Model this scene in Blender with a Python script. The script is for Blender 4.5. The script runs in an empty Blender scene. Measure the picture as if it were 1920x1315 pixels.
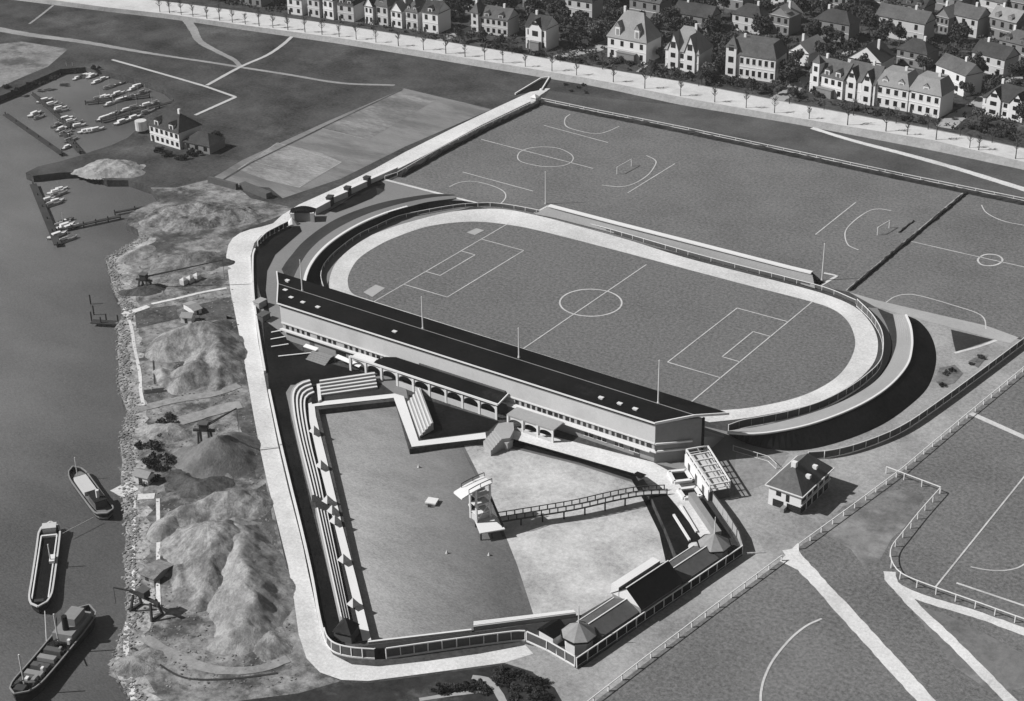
import bpy, bmesh, math, random
from mathutils import Vector, Matrix, Euler, noise
from mathutils.geometry import tessellate_polygon
random.seed(11)
scene = bpy.context.scene
col = scene.collection
R = math.radians

# ------------------------------------------------------------------ camera
CAM_LOC = Vector((240.7965, -379.8965, 218.9266))
CAM_ROT = Euler((1.0898932, 0.0165466, 0.6086626), 'XYZ')
F_PX = 3168.5725
cam_d = bpy.data.cameras.new("camera"); cam = bpy.data.objects.new("camera", cam_d); col.objects.link(cam)
cam.location = CAM_LOC; cam.rotation_euler = CAM_ROT
cam_d.sensor_width = 36.0; cam_d.lens = F_PX * 36.0 / 1920.0
cam_d.clip_start = 1.0; cam_d.clip_end = 9000.0
scene.camera = cam

# ------------------------------------------------------------------ light
SUN_EL, SUN_TO = R(41.0), Vector((-0.77, -0.64, 0)).normalized()
world = bpy.data.worlds.new("World"); scene.world = world; world.use_nodes = True
nt = world.node_tree; nt.nodes.clear()
sky = nt.nodes.new('ShaderNodeTexSky'); sky.sky_type = 'NISHITA'; sky.sun_disc = False
sky.sun_elevation = SUN_EL; sky.sun_rotation = math.atan2(SUN_TO.x, SUN_TO.y)
bw = nt.nodes.new('ShaderNodeRGBToBW'); bg = nt.nodes.new('ShaderNodeBackground'); wo = nt.nodes.new('ShaderNodeOutputWorld')
bg.inputs['Strength'].default_value = 0.05
nt.links.new(sky.outputs[0], bw.inputs[0]); nt.links.new(bw.outputs[0], bg.inputs['Color']); nt.links.new(bg.outputs[0], wo.inputs[0])
sun_d = bpy.data.lights.new("sun", 'SUN'); sun_d.energy = 5.0; sun_d.angle = R(0.5); sun_d.color = (1.0, 0.99, 0.985)
sun = bpy.data.objects.new("sun", sun_d); col.objects.link(sun)
to_sun = Vector((SUN_TO.x * math.cos(SUN_EL), SUN_TO.y * math.cos(SUN_EL), math.sin(SUN_EL)))
sun.rotation_euler = to_sun.to_track_quat('Z', 'Y').to_euler(); sun.location = (-200, -200, 300)
scene.view_settings.view_transform = 'Standard'; scene.view_settings.look = 'None'
scene.view_settings.exposure = 0.2; scene.view_settings.gamma = 1.0

# ------------------------------------------------------------------ helpers
CM = CAM_ROT.to_matrix()
def g(u, v, z=0.0):
    """point of the level z that is seen at pixel (u, v) of the survey photograph"""
    d = CM @ Vector(((u - 960) / F_PX, -(v - 657.5) / F_PX, -1.0))
    t = (z - CAM_LOC.z) / d.z
    return CAM_LOC + d * t
def gs(pts, z=0.0): return [g(p[0], p[1], z) for p in pts]

MATS = {}
def mat(name, v, amp=0.25, scale=0.25, fine=1.2, rough=0.95, spec=0.06, metal=0.0, stretch=None, blot=None, cw=1.0):
    """grey paint / soil / grass: broad mottling + fine grain, optional darker or paler worn blotches"""
    if name in MATS: return MATS[name]
    m = bpy.data.materials.new(name); m.use_nodes = True; t = m.node_tree; n = t.nodes; L = t.links
    b = n['Principled BSDF']; b.inputs['Roughness'].default_value = rough
    b.inputs['Specular IOR Level'].default_value = spec; b.inputs['Metallic'].default_value = metal
    tc = n.new('ShaderNodeTexCoord'); mp = n.new('ShaderNodeMapping')
    if stretch: mp.inputs['Scale'].default_value = stretch[:3]; mp.inputs['Rotation'].default_value = (0, 0, stretch[3] if len(stretch) > 3 else 0)
    L.new(tc.outputs['Object'], mp.inputs[0])
    a = n.new('ShaderNodeTexNoise'); a.inputs['Scale'].default_value = scale * 0.25; a.inputs['Detail'].default_value = 6; a.inputs['Roughness'].default_value = 0.65
    c = n.new('ShaderNodeTexNoise'); c.inputs['Scale'].default_value = fine; c.inputs['Detail'].default_value = 5; c.inputs['Roughness'].default_value = 0.8
    L.new(mp.outputs[0], a.inputs[0]); L.new(mp.outputs[0], c.inputs[0])
    mx = n.new('ShaderNodeMath'); mx.operation = 'ADD'
    am = n.new('ShaderNodeMath'); am.operation = 'MULTIPLY_ADD'; am.inputs[1].default_value = cw; am.inputs[2].default_value = .5*(1 - cw); L.new(a.outputs[0], am.inputs[0])
    L.new(am.outputs[0], mx.inputs[0]); L.new(c.outputs[0], mx.inputs[1])
    r = n.new('ShaderNodeMapRange'); r.inputs['From Min'].default_value = 0.72; r.inputs['From Max'].default_value = 1.28
    r.inputs['To Min'].default_value = v * (1 - amp); r.inputs['To Max'].default_value = v * (1 + amp)
    L.new(mx.outputs[0], r.inputs[0]); out = r.outputs[0]
    if blot:
        bl = n.new('ShaderNodeTexNoise'); bl.inputs['Scale'].default_value = blot[0]; bl.inputs['Detail'].default_value = 8; bl.inputs['Roughness'].default_value = 0.7
        L.new(mp.outputs[0], bl.inputs[0])
        br = n.new('ShaderNodeMapRange'); br.inputs['From Min'].default_value = blot[2]; br.inputs['From Max'].default_value = blot[3]
        br.inputs['To Min'].default_value = 0; br.inputs['To Max'].default_value = 1; L.new(bl.outputs[0], br.inputs[0])
        mm = n.new('ShaderNodeMix'); mm.data_type = 'FLOAT'
        L.new(br.outputs[0], mm.inputs[0]); L.new(out, mm.inputs[2]); 
        k = n.new('ShaderNodeMath'); k.operation = 'MULTIPLY'; k.inputs[1].default_value = blot[1]; L.new(out, k.inputs[0]); L.new(k.outputs[0], mm.inputs[3])
        out = mm.outputs[0]
    cb = n.new('ShaderNodeCombineColor'); 
    for i in range(3): L.new(out, cb.inputs[i])
    L.new(cb.outputs[0], b.inputs['Base Color'])
    MATS[name] = m; return m

M_GRASS   = mat('mown_grass', 0.135, 0.8, 0.12, 1.1, blot=(0.02, 0.92, 0.5, 0.62), cw=.3)
M_PITCH   = mat('stadium_grass', 0.132, 0.8, 0.12, 1.1, blot=(0.03, 0.92, 0.5, 0.62), cw=.25)
M_MEADOW  = mat('meadow_grass', 0.055, 0.75, 0.2, 0.9, blot=(0.03, 1.5, 0.52, 0.66))
M_STRIP   = mat('verge_grass', 0.08, 0.5, 0.2, 1.2)
M_DARK    = mat('dark_lawn_bank_shade', 0.008, .95, 0.3, 1.2)  # dark lawns; on the stadium slopes it paints their shade
M_LAWN    = mat('lawn', 0.033, 0.4, 0.3, 1.2)
M_GARDEN  = mat('garden_soil', 0.05, 0.6, 0.5, 0.5, blot=(0.06, 2.2, 0.55, 0.66))
M_PATH    = mat('pale_path', 0.54, 0.3, 0.15, 1.4, blot=(0.1, 0.9, 0.52, 0.66))
M_ROAD    = mat('grey_gravel', 0.27, 0.45, 0.15, 1.0, blot=(0.05, 0.8, 0.5, 0.64))
M_CINDER  = mat('grey_cinder', 0.19, 0.14, 0.15, 1.2)
M_TRACK   = mat('running_track', 0.52, 0.32, 0.15, 1.3, blot=(0.07, 0.9, 0.52, 0.64))
M_SAND    = mat('beach_sand', 0.40, 0.4, 0.3, 1.0, blot=(0.05, 0.88, 0.5, 0.62))
M_YARD    = mat('quay_yard', 0.20, 0.7, 0.9, 0.5, blot=(0.07, 0.35, 0.47, 0.58))
def heap_mat(name, v, amp=.5, blot=.5):
    """loose gravel: slumping streaks that run down the slope, coarse grain, damp patches"""
    m = bpy.data.materials.new(name); m.use_nodes = True; t = m.node_tree; n = t.nodes; L = t.links
    b = n['Principled BSDF']; b.inputs['Roughness'].default_value = .95; b.inputs['Specular IOR Level'].default_value = .05
    tc = n.new('ShaderNodeTexCoord'); gr = n.new('ShaderNodeTexGradient'); gr.gradient_type = 'RADIAL'; L.new(tc.outputs['Object'], gr.inputs[0])
    ln_ = n.new('ShaderNodeVectorMath'); ln_.operation = 'LENGTH'; L.new(tc.outputs['Object'], ln_.inputs[0])
    k1 = n.new('ShaderNodeMath'); k1.operation = 'MULTIPLY'; k1.inputs[1].default_value = 26; L.new(gr.outputs['Fac'], k1.inputs[0])
    k2 = n.new('ShaderNodeMath'); k2.operation = 'MULTIPLY'; k2.inputs[1].default_value = .16; L.new(ln_.outputs['Value'], k2.inputs[0])
    cv = n.new('ShaderNodeCombineXYZ'); L.new(k1.outputs[0], cv.inputs[0]); L.new(k2.outputs[0], cv.inputs[1])
    st = n.new('ShaderNodeTexNoise'); st.inputs['Scale'].default_value = 1.3; st.inputs['Detail'].default_value = 5; st.inputs['Roughness'].default_value = .7; L.new(cv.outputs[0], st.inputs[0])
    fi = n.new('ShaderNodeTexNoise'); fi.inputs['Scale'].default_value = 1.3; fi.inputs['Detail'].default_value = 5; fi.inputs['Roughness'].default_value = .8; L.new(tc.outputs['Object'], fi.inputs[0])
    bl = n.new('ShaderNodeTexNoise'); bl.inputs['Scale'].default_value = .13; bl.inputs['Detail'].default_value = 7; bl.inputs['Roughness'].default_value = .7; L.new(tc.outputs['Object'], bl.inputs[0])
    s = n.new('ShaderNodeMath'); s.operation = 'ADD'; L.new(st.outputs[0], s.inputs[0]); L.new(fi.outputs[0], s.inputs[1])
    r = n.new('ShaderNodeMapRange'); r.inputs['From Min'].default_value = .72; r.inputs['From Max'].default_value = 1.28; r.inputs['To Min'].default_value = v*(1-amp); r.inputs['To Max'].default_value = v*(1+amp); L.new(s.outputs[0], r.inputs[0])
    br = n.new('ShaderNodeMapRange'); br.inputs['From Min'].default_value = .46; br.inputs['From Max'].default_value = .6; br.inputs['To Min'].default_value = 1; br.inputs['To Max'].default_value = blot; L.new(bl.outputs[0], br.inputs[0])
    mu = n.new('ShaderNodeMath'); mu.operation = 'MULTIPLY'; L.new(r.outputs[0], mu.inputs[0]); L.new(br.outputs[0], mu.inputs[1])
    cb = n.new('ShaderNodeCombineColor')
    for i in range(3): L.new(mu.outputs[0], cb.inputs[i])
    L.new(cb.outputs[0], b.inputs['Base Color'])
    bp = n.new('ShaderNodeBump'); bp.inputs['Strength'].default_value = 1.0; bp.inputs['Distance'].default_value = .6; L.new(fi.outputs[0], bp.inputs['Height']); L.new(bp.outputs[0], b.inputs['Normal'])
    MATS[name] = m; return m
M_GRAVEL  = heap_mat('river_gravel', 0.31, .5, .5)
M_PRACT   = mat('worn_practice_grass', 0.19, 0.22, 0.12, 0.8, stretch=(0.4, 1.4, 1, -0.2), blot=(0.04, 0.68, 0.48, 0.6))
M_TERRACE = mat('terrace_concrete', 0.31, 0.12, 0.2, 1.2)
M_WHITE   = mat('white_paint', 0.62, 0.06, 0.3, 2.0)
M_CONC    = mat('light_concrete', 0.60, 0.10, 0.3, 1.2)
M_RENDER  = mat('pale_render', 0.47, 0.08, 0.2, 1.4, blot=(0.08, 0.88, 0.5, 0.66))
M_GREY    = mat('grey_wall', 0.22, 0.12, 0.3, 1.2)
M_GREYD   = mat('dark_grey_wall', 0.09, 0.2, 0.3, 1.2)
M_ROOF    = mat('tar_roof', 0.0065, 0.7, 0.3, 1.4, blot=(.12, 2.2, .58, .66))
M_ROOFG   = mat('slate_roof', 0.10, 0.35, 0.5, 1.2)
M_ROOFL   = mat('pale_tile_roof', 0.24, 0.2, 0.5, 1.5)
M_GLASS   = mat('window_glass', 0.015, 0.4, 0.3, 0.5, rough=0.25, spec=0.5)
M_BLACK   = mat('black_tar', 0.010, 0.3, 0.5, 1.0)
M_WOOD    = mat('dark_timber', 0.045, 0.35, 0.5, 1.4)
M_PLANK   = mat('pale_timber', 0.40, 0.2, 0.5, 1.5)
M_STEEL   = mat('dark_steel', 0.03, 0.3, 0.5, 1.0, rough=0.6, spec=0.4)
M_PANEL   = mat('wire_panel', 0.085, 0.3, 0.5, 1.4)
M_HEDGE   = mat('hedge_leaves', 0.030, 0.6, 0.8, 1.3)
M_LEAF    = mat('tree_leaves', 0.060, 0.6, 0.4, 0.9)
M_LEAF2   = mat('pale_tree_leaves', 0.11, 0.5, 0.4, 0.9)
M_BARK    = mat('bark', 0.09, 0.3, 0.5, 1.0)
M_LINE    = mat('chalk_line', 0.46, 0.3, 0.5, 1.6)
M_HULL    = mat('ship_hull', 0.022, 0.4, 0.4, 0.8, rough=0.6)
M_DECK    = mat('ship_deck', 0.16, 0.25, 0.4, 0.8)
M_BOAT    = mat('boat_paint', 0.50, 0.15, 0.4, 0.8, rough=0.5)

def water_mat(name, v, rough, scale, amp, stretch, streak, bed=None):
    m = bpy.data.materials.new(name); m.use_nodes = True; t = m.node_tree; n = t.nodes; L = t.links
    b = n['Principled BSDF']; b.inputs['Roughness'].default_value = rough; b.inputs['IOR'].default_value = 1.33
    tc = n.new('ShaderNodeTexCoord'); mp = n.new('ShaderNodeMapping'); mp.inputs['Rotation'].default_value = (0, 0, stretch[1]); mp.inputs['Scale'].default_value = (1, stretch[0], 1)
    L.new(tc.outputs['Object'], mp.inputs[0])
    a = n.new('ShaderNodeTexNoise'); a.inputs['Scale'].default_value = scale; a.inputs['Detail'].default_value = 6; a.inputs['Roughness'].default_value = .7; L.new(mp.outputs[0], a.inputs[0])
    w = n.new('ShaderNodeTexNoise'); w.inputs['Scale'].default_value = 0.012; w.inputs['Detail'].default_value = 2; L.new(tc.outputs['Object'], w.inputs[0])
    c = n.new('ShaderNodeTexNoise'); c.inputs['Scale'].default_value = streak; c.inputs['Detail'].default_value = 3; L.new(mp.outputs[0], c.inputs[0])
    s = n.new('ShaderNodeMath'); s.operation = 'ADD'; L.new(a.outputs[0], s.inputs[0]); L.new(w.outputs[0], s.inputs[1])
    s2 = n.new('ShaderNodeMath'); s2.operation = 'MULTIPLY_ADD'; s2.inputs[1].default_value = .25; s2.inputs[2].default_value = 0; L.new(c.outputs[0], s2.inputs[0]); L.new(s.outputs[0], s2.inputs[2])
    r = n.new('ShaderNodeMapRange'); r.inputs['From Min'].default_value = .8; r.inputs['From Max'].default_value = 1.45
    r.inputs['To Min'].default_value = v * (1 - amp); r.inputs['To Max'].default_value = v * (1 + amp); L.new(s2.outputs[0], r.inputs[0])
    wout = r.outputs[0]
    if bed:   # base colour darkens along one direction, towards the beach and the quay
        dt_ = n.new('ShaderNodeVectorMath'); dt_.operation = 'DOT_PRODUCT'; dt_.inputs[1].default_value = bed[0]; L.new(tc.outputs['Object'], dt_.inputs[0])
        wv = n.new('ShaderNodeMath'); wv.operation = 'MULTIPLY_ADD'; wv.inputs[1].default_value = 14; L.new(w.outputs[0], wv.inputs[0]); L.new(dt_.outputs['Value'], wv.inputs[2])
        bm2 = n.new('ShaderNodeMapRange'); bm2.inputs['From Min'].default_value = bed[1]; bm2.inputs['From Max'].default_value = bed[2]; bm2.inputs['To Min'].default_value = bed[3]; bm2.inputs['To Max'].default_value = 1.0; L.new(wv.outputs[0], bm2.inputs[0])
        mu = n.new('ShaderNodeMath'); mu.operation = 'MULTIPLY'; L.new(wout, mu.inputs[0]); L.new(bm2.outputs[0], mu.inputs[1]); wout = mu.outputs[0]
    cb = n.new('ShaderNodeCombineColor')
    for i in range(3): L.new(wout, cb.inputs[i])
    L.new(cb.outputs[0], b.inputs['Base Color'])
    bp = n.new('ShaderNodeBump'); bp.inputs['Strength'].default_value = 0.5; bp.inputs['Distance'].default_value = 0.2
    L.new(a.outputs[0], bp.inputs['Height']); L.new(bp.outputs[0], b.inputs['Normal'])
    return m
M_RIVER = water_mat('river_water', 0.15, 0.3, 1.3, 0.5, (2.2, .5), .05, ((-.69, -.73, 0), 142, 205, .62))
M_POOL  = water_mat('pool_water', 0.36, 0.3, 1.5, 0.5, (2.5, -.35), .12, ((-.7, -.7, 0), 56, 84, .36))

class MB:
    def __init__(s): s.v = []; s.f = []
    def quad(s, a, b, c, d):
        i = len(s.v); s.v += [Vector(a), Vector(b), Vector(c), Vector(d)]; s.f.append((i, i+1, i+2, i+3))
    def poly(s, pts):
        i = len(s.v); s.v += [Vector(p) for p in pts]; s.f.append(tuple(range(i, i + len(pts))))
    def box(s, x0, x1, y0, y1, z0, z1):
        s.prism([(x0, y0), (x1, y0), (x1, y1), (x0, y1)], z0, z1)
    def prism(s, pts, z0, z1, bottom=True):
        pts = [(p[0], p[1]) for p in pts]
        if sum(pts[i][0]*pts[(i+1) % len(pts)][1] - pts[(i+1) % len(pts)][0]*pts[i][1] for i in range(len(pts))) < 0: pts = pts[::-1]
        n = len(pts); i = len(s.v)
        s.v += [Vector((p[0], p[1], z0)) for p in pts] + [Vector((p[0], p[1], z1)) for p in pts]
        for k in range(n): s.f.append((i+k, i+(k+1) % n, i+n+(k+1) % n, i+n+k))
        if n <= 4:
            s.f.append(tuple(i+n+k for k in range(n)))
            if bottom: s.f.append(tuple(i+k for k in reversed(range(n))))
        else:
            for t in tessellate_polygon([[Vector((p[0], p[1], 0)) for p in pts]]):
                t = list(t)
                a, b, c = [pts[q] for q in t]
                if (b[0]-a[0])*(c[1]-a[1]) - (c[0]-a[0])*(b[1]-a[1]) < 0: t = t[::-1]
                s.f.append(tuple(i+n+q for q in t))
                if bottom: s.f.append(tuple(i+q for q in reversed(t)))
    def obox(s, a, b, w, z0, z1, off=0.0):
        """box along the segment a-b, width w"""
        a = Vector((a[0], a[1])); b = Vector((b[0], b[1])); d = (b - a).normalized(); nrm = Vector((-d.y, d.x))
        a = a + nrm*off; b = b + nrm*off
        s.prism([a - nrm*w/2, b - nrm*w/2, b + nrm*w/2, a + nrm*w/2], z0, z1)
    def bar(s, a, b, w, h=None):
        a = Vector(a); b = Vector(b); h = h or w; d = (b - a).normalized()
        up = Vector((0, 0, 1)) if abs(d.z) < .95 else Vector((1, 0, 0))
        x = d.cross(up).normalized() * w/2; y = x.cross(d).normalized() * h/2
        i = len(s.v)
        for p in (a, b): s.v += [p - x - y, p + x - y, p + x + y, p - x + y]
        for k in range(4): s.f.append((i+k, i+(k+1) % 4, i+4+(k+1) % 4, i+4+k))
        s.f += [(i+3, i+2, i+1, i), (i+4, i+5, i+6, i+7)]
    def tube(s, a, b, r0, r1=None, n=8):
        a = Vector(a); b = Vector(b); r1 = r0 if r1 is None else r1; d = (b - a).normalized()
        up = Vector((0, 0, 1)) if abs(d.z) < .95 else Vector((1, 0, 0))
        x = d.cross(up).normalized(); y = x.cross(d).normalized(); i = len(s.v)
        for p, r in ((a, r0), (b, r1)):
            for k in range(n):
                t = 2*math.pi*k/n; s.v.append(p + x*math.cos(t)*r + y*math.sin(t)*r)
        for k in range(n): s.f.append((i+k, i+(k+1) % n, i+n+(k+1) % n, i+n+k))
        s.f.append(tuple(i+n+k for k in range(n))); s.f.append(tuple(i+k for k in reversed(range(n))))
    def cone(s, c, r, z0, z1, n=8, rot=0.0, rt=0.0):
        c = Vector((c[0], c[1], 0)); i = len(s.v)
        for k in range(n):
            t = rot + 2*math.pi*k/n; s.v.append(c + Vector((math.cos(t)*r, math.sin(t)*r, z0)))
        s.v.append(c + Vector((0, 0, z1)))
        for k in range(n): s.f.append((i+k, i+(k+1) % n, i+n))
        s.f.append(tuple(i+k for k in reversed(range(n))))
    def loft(s, A, B):
        i = len(s.v); n = len(A); s.v += [Vector(p) for p in A] + [Vector(p) for p in B]
        for k in range(n-1): s.f.append((i+k, i+k+1, i+n+k+1, i+n+k))
    def mesh(s, name, m, off=Vector((0, 0, 0)), smooth=False):
        me = bpy.data.meshes.new(name); me.from_pydata([tuple(v - off) for v in s.v], [], s.f)
        me.materials.append(m); me.update()
        if smooth: me.polygons.foreach_set('use_smooth', [True]*len(me.polygons))
        return me

def tag(o, label=None, cat=None, group=None, kind=None):
    if label: o['label'] = label
    if cat: o['category'] = cat
    if group: o['group'] = group
    if kind: o['kind'] = kind
    return o
def root_loc(o):
    v = Vector((0, 0, 0))
    while o is not None: v = v + Vector(o.location); o = o.parent
    return v
def add(name, me, parent=None, loc=None):
    o = bpy.data.objects.new(name, me); col.objects.link(o)
    if parent is not None: o.parent = parent
    if loc is not None: o.location = loc
    return o
def part(name, mb, m, parent, smooth=False, local=False):
    """a part given in world coordinates (or local ones) under its thing"""
    off = Vector((0, 0, 0)) if local else root_loc(parent)
    return add(name, mb.mesh(name, m, off, smooth), parent)
def thing(name, loc, label, cat, group=None, rz=0.0):
    o = bpy.data.objects.new(name, None); col.objects.link(o); o.empty_display_size = 0.5
    o.location = loc; o.rotation_euler = (0, 0, rz); tag(o, label, cat, group); return o
def solo(name, mb, m, label, cat, group=None, loc=None, smooth=False):
    loc = Vector(loc) if loc is not None else Vector((0, 0, 0))
    o = add(name, mb.mesh(name, m, loc, smooth)); o.location = loc; tag(o, label, cat, group); return o
def structure(name, mb, m, smooth=False):
    o = add(name, mb.mesh(name, m, Vector((0, 0, 0)), smooth)); o['kind'] = 'structure'; return o
def copy_tree(o, parent=None):
    c = o.copy(); col.objects.link(c)
    if parent is not None: c.parent = parent
    for ch in list(o.children): copy_tree(ch, c)
    return c

def sheet_mb(polys, z):
    """flat ground sheet(s) with optional holes: list of outer world polygons or (outer, hole...)"""
    mb = MB()
    for pl in polys:
        loops = pl if isinstance(pl[0], list) else [pl]
        vv = [[Vector((p[0], p[1], 0)) for p in lp] for lp in loops]
        flat = [p for lp in vv for p in lp]; i = len(mb.v)
        mb.v += [Vector((p.x, p.y, z)) for p in flat]
        for t in tessellate_polygon(vv):
            a, b, c = [flat[q] for q in t]
            if (b.x-a.x)*(c.y-a.y) - (c.x-a.x)*(b.y-a.y) < 0: t = t[::-1]
            mb.f.append(tuple(i+q for q in t))
    return mb
def sheet(name, px, z, m, kind='structure'):
    o = add(name, sheet_mb([gs(px, z)], z).mesh(name, m)); o['kind'] = kind; return o

def resample(pts, n=None, step=None, closed=False):
    pts = [Vector(p) for p in pts]
    if closed: pts = pts + [pts[0]]
    d = [0.0]
    for a, b in zip(pts, pts[1:]): d.append(d[-1] + (b - a).length)
    if n is None: n = max(2, int(round(d[-1] / step)) + 1)
    out = []; j = 0
    for i in range(n):
        t = d[-1] * i / (n - 1)
        while j < len(d) - 2 and d[j+1] < t: j += 1
        k = (t - d[j]) / max(1e-9, d[j+1] - d[j]); out.append(pts[j].lerp(pts[j+1], k))
    return out
def smooth_curve(pts, sub=8, closed=False):
    pts = [Vector(p) for p in pts]; n = len(pts); out = []
    for i in range(n if closed else n - 1):
        p1 = pts[i]; p2 = pts[(i+1) % n]
        p0 = pts[i-1] if (i > 0 or closed) else p1*2 - p2
        p3 = pts[(i+2) % n] if (i+2 < n or closed) else p2*2 - p1
        for k in range(sub):
            t = k/sub
            out.append(0.5*((2*p1) + (-p0+p2)*t + (2*p0-5*p1+4*p2-p3)*t*t + (-p0+3*p1-3*p2+p3)*t**3))
    if not closed: out.append(pts[-1])
    return out
def curve_px(px, z=0.0, n=None, sub=8):
    c = smooth_curve(gs(px, z), sub)
    return resample(c, n) if n else c
def ribbon(mb, pts, w, z=None, closed=False):
    n = len(pts); A = []; B = []
    for i in range(n):
        a = pts[i-1] if (i > 0 or closed) else pts[i]; b = pts[(i+1) % n] if (i < n-1 or closed) else pts[i]
        d = (b - a); d.z = 0; d.normalize(); q = Vector((-d.y, d.x, 0))
        ww = w(i/(n-1)) if callable(w) else w
        p = pts[i].copy()
        if z is not None: p.z = z
        A.append(p + q*ww/2); B.append(p - q*ww/2)
    if closed: A.append(A[0]); B.append(B[0])
    mb.loft(B, A)
def strip(name, px, w, z, m, smooth=True):
    mb = MB(); pts = resample(curve_px(px, z) if smooth else gs(px, z), step=1.5); rr_ = random.Random(len(px)*7 + int(px[0][0]))
    n_ = len(pts); jit = [1 + rr_.uniform(-.09, .09) for _ in range(n_ + 1)]
    ribbon(mb, pts, lambda t: (w(t) if callable(w) else w)*jit[int(t*(n_ - 1) + .5)], z); return structure(name, mb, m)

def fence(name, label, pts, spacing, h, postw, m_post, m_panel=None, rails=(1.0,), cat='fence', group=None, railw=0.14, plinth=None, panel_z=(0.12, 0.92)):
    """posts, rails and infill standing along a line of world points"""
    pts = [Vector(p) for p in pts]
    rt = thing(name, pts[0], label, cat, group)
    pp = resample(pts, step=spacing); rj = random.Random(len(pp)*3 + int(abs(pts[0].x)))
    me = None
    mbp = MB(); mbp.box(-postw/2, postw/2, -postw/2, postw/2, 0, h)
    me = mbp.mesh('post', m_post)
    for p in pp:
        po = add('post', me, rt, p - pts[0] + Vector((rj.uniform(-.08, .08), rj.uniform(-.08, .08), 0))); po.rotation_euler = (rj.uniform(-.03, .03), rj.uniform(-.03, .03), 0); po.scale = (1, 1, rj.uniform(.97, 1.06))
    for f in rails:
        mb = MB()
        for a, b in zip(pts, pts[1:]):
            if (b - a).length > 1e-4: mb.bar(a + Vector((0, 0, h*f)), b + Vector((0, 0, h*f)), railw, railw)
        part('rail', mb, m_post, rt)
    if m_panel:
        mb = MB()
        for a, b in zip(pts, pts[1:]):
            if (b - a).length > 1e-4: mb.obox(a, b, 0.06, a.z + h*panel_z[0], a.z + h*panel_z[1])
        part('panel', mb, m_panel, rt)
    if plinth:
        mb = MB()
        for a, b in zip(pts, pts[1:]):
            if (b - a).length > 1e-4: mb.obox(a, b, 0.35, a.z - 0.02, a.z + h*panel_z[0])
        part('plinth', mb, plinth, rt)
    return rt

# ================================================================== GROUND, RIVER
shore_px = [(262,1420),(248,1320),(228,1285),(212,1255),(214,1225),(226,1190),(238,1160),(237,1110),(232,1050),(236,1000),(231,950),(226,900),(229,865),(224,830),(232,800),(238,772),(228,745),(221,715),(223,690),(219,655),(222,630),(217,612),(232,590),(222,565),(211,540),(206,515),(198,490),(214,476),(236,462),(262,446),(258,430),(236,420),(244,400),(268,388),(300,374),(282,352),(240,338),(200,338),(160,322),(110,324),(62,330),(48,324),(72,312),(112,303),(150,292),(172,284),(210,272),(240,258),(262,238),(280,214),(318,196),(330,186),(306,166),(262,150),(214,138),(160,126),(112,130),(62,152),(20,172),(-60,204),(-240,270)]
shore = gs(shore_px)
pool_px = [(597,768),(742,752),(768,842),(908,820),(968,818),(1085,852),(1192,884),(1218,928),(1246,990),(1268,1050),(1180,1100),(1090,1153),(888,1182),(697,1207),(668,1080),(636,935)]
pool = gs(pool_px)
far = [Vector((-3500, -400, 0)), Vector((-3500, 4500, 0)), Vector((3500, 4500, 0)), Vector((3500, -2500, 0)), Vector((200, -2500, 0))]
outer = shore + far
mb = sheet_mb([[outer, pool]], 0.0)
# quay face down to the river bed and walls of the basin
for lp, zb in ((shore, -6.0), (pool + [pool[0]], -3.2)):
    for a, b in zip(lp, lp[1:]):
        mb.quad(a, b, (b.x, b.y, zb), (a.x, a.y, zb))
structure('ground', mb, M_MEADOW)
mb = MB(); mb.quad((-3500, -4000, -2.5), (3500, -4000, -2.5), (3500, 1500, -2.5), (-3500, 1500, -2.5)); structure('river', mb, M_RIVER)

# quay yard between river and promenade
quay_poly = [p for p in shore_px[1:36]] + [(330,352),(420,330),(470,372),(560,392),(525,405),(455,432),(425,480),(445,620),(485,830),(552,1130),(600,1262),(640,1277),(560,1300),(420,1320)]
sheet('quay_yard', quay_poly, 0.04, M_YARD)
bk = resample(smooth_curve(gs(shore_px[1:30]), 6), step=2.0); bank = MB(); rb = random.Random(8)
ia = [p + Vector((.1, .05, .07)) for p in gs(shore_px[1:30])]; ia = resample(ia, len(bk)); ib = [p + Vector((rb.uniform(3.5, 6.5), rb.uniform(2.0, 4.2), 0)) for p in ia]
bank.loft(ia, ib)
structure('rubble_bank', bank, mat('rubble', 0.30, 0.6, 0.9, 0.9, blot=(0.15, 0.45, 0.5, 0.62)))
def stones(name, n, pick, smin, smax, m, label, seed):
    q = MB(); r = random.Random(seed)
    for _ in range(n):
        p = pick(r); s_ = r.uniform(smin, smax); i = len(q.v)
        for k in range(8): q.v.append(p + Vector(((-1, 1)[k & 1]*s_*r.uniform(.5, 1), (-1, 1)[k >> 1 & 1]*s_*r.uniform(.5, 1), (-.3, .9)[k >> 2]*s_*r.uniform(.5, 1))))
        for f in ((0,1,3,2),(4,6,7,5),(0,4,5,1),(1,5,7,3),(3,7,6,2),(2,6,4,0)): q.f.append(tuple(i+k for k in f))
    o = add(name, q.mesh(name, m)); tag(o, label, 'stones', None, 'stuff')
def pick_bank(r):
    i = r.randrange(len(bk)); return bk[i] + Vector((r.uniform(-.6, 3.2), r.uniform(-.4, 2.2), 0)) + Vector((0, 0, -.9 if False else 0))
stones('shore_stones', 2600, pick_bank, .12, .42, mat('shore_stone', .2, .6, .8, .8), 'loose pale stones and rubble along the river edge of the quay', 4)
def pick_yard(r):
    v = r.uniform(480, 1290); u = r.uniform(240, 425 + (v - 480)*.17); return g(u, v)
stones('yard_rubble', 2600, pick_yard, .08, .3, mat('yard_stone', .17, .8, .8, .8), 'scattered stones, scrap and clods on the quay yard', 6)
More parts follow.
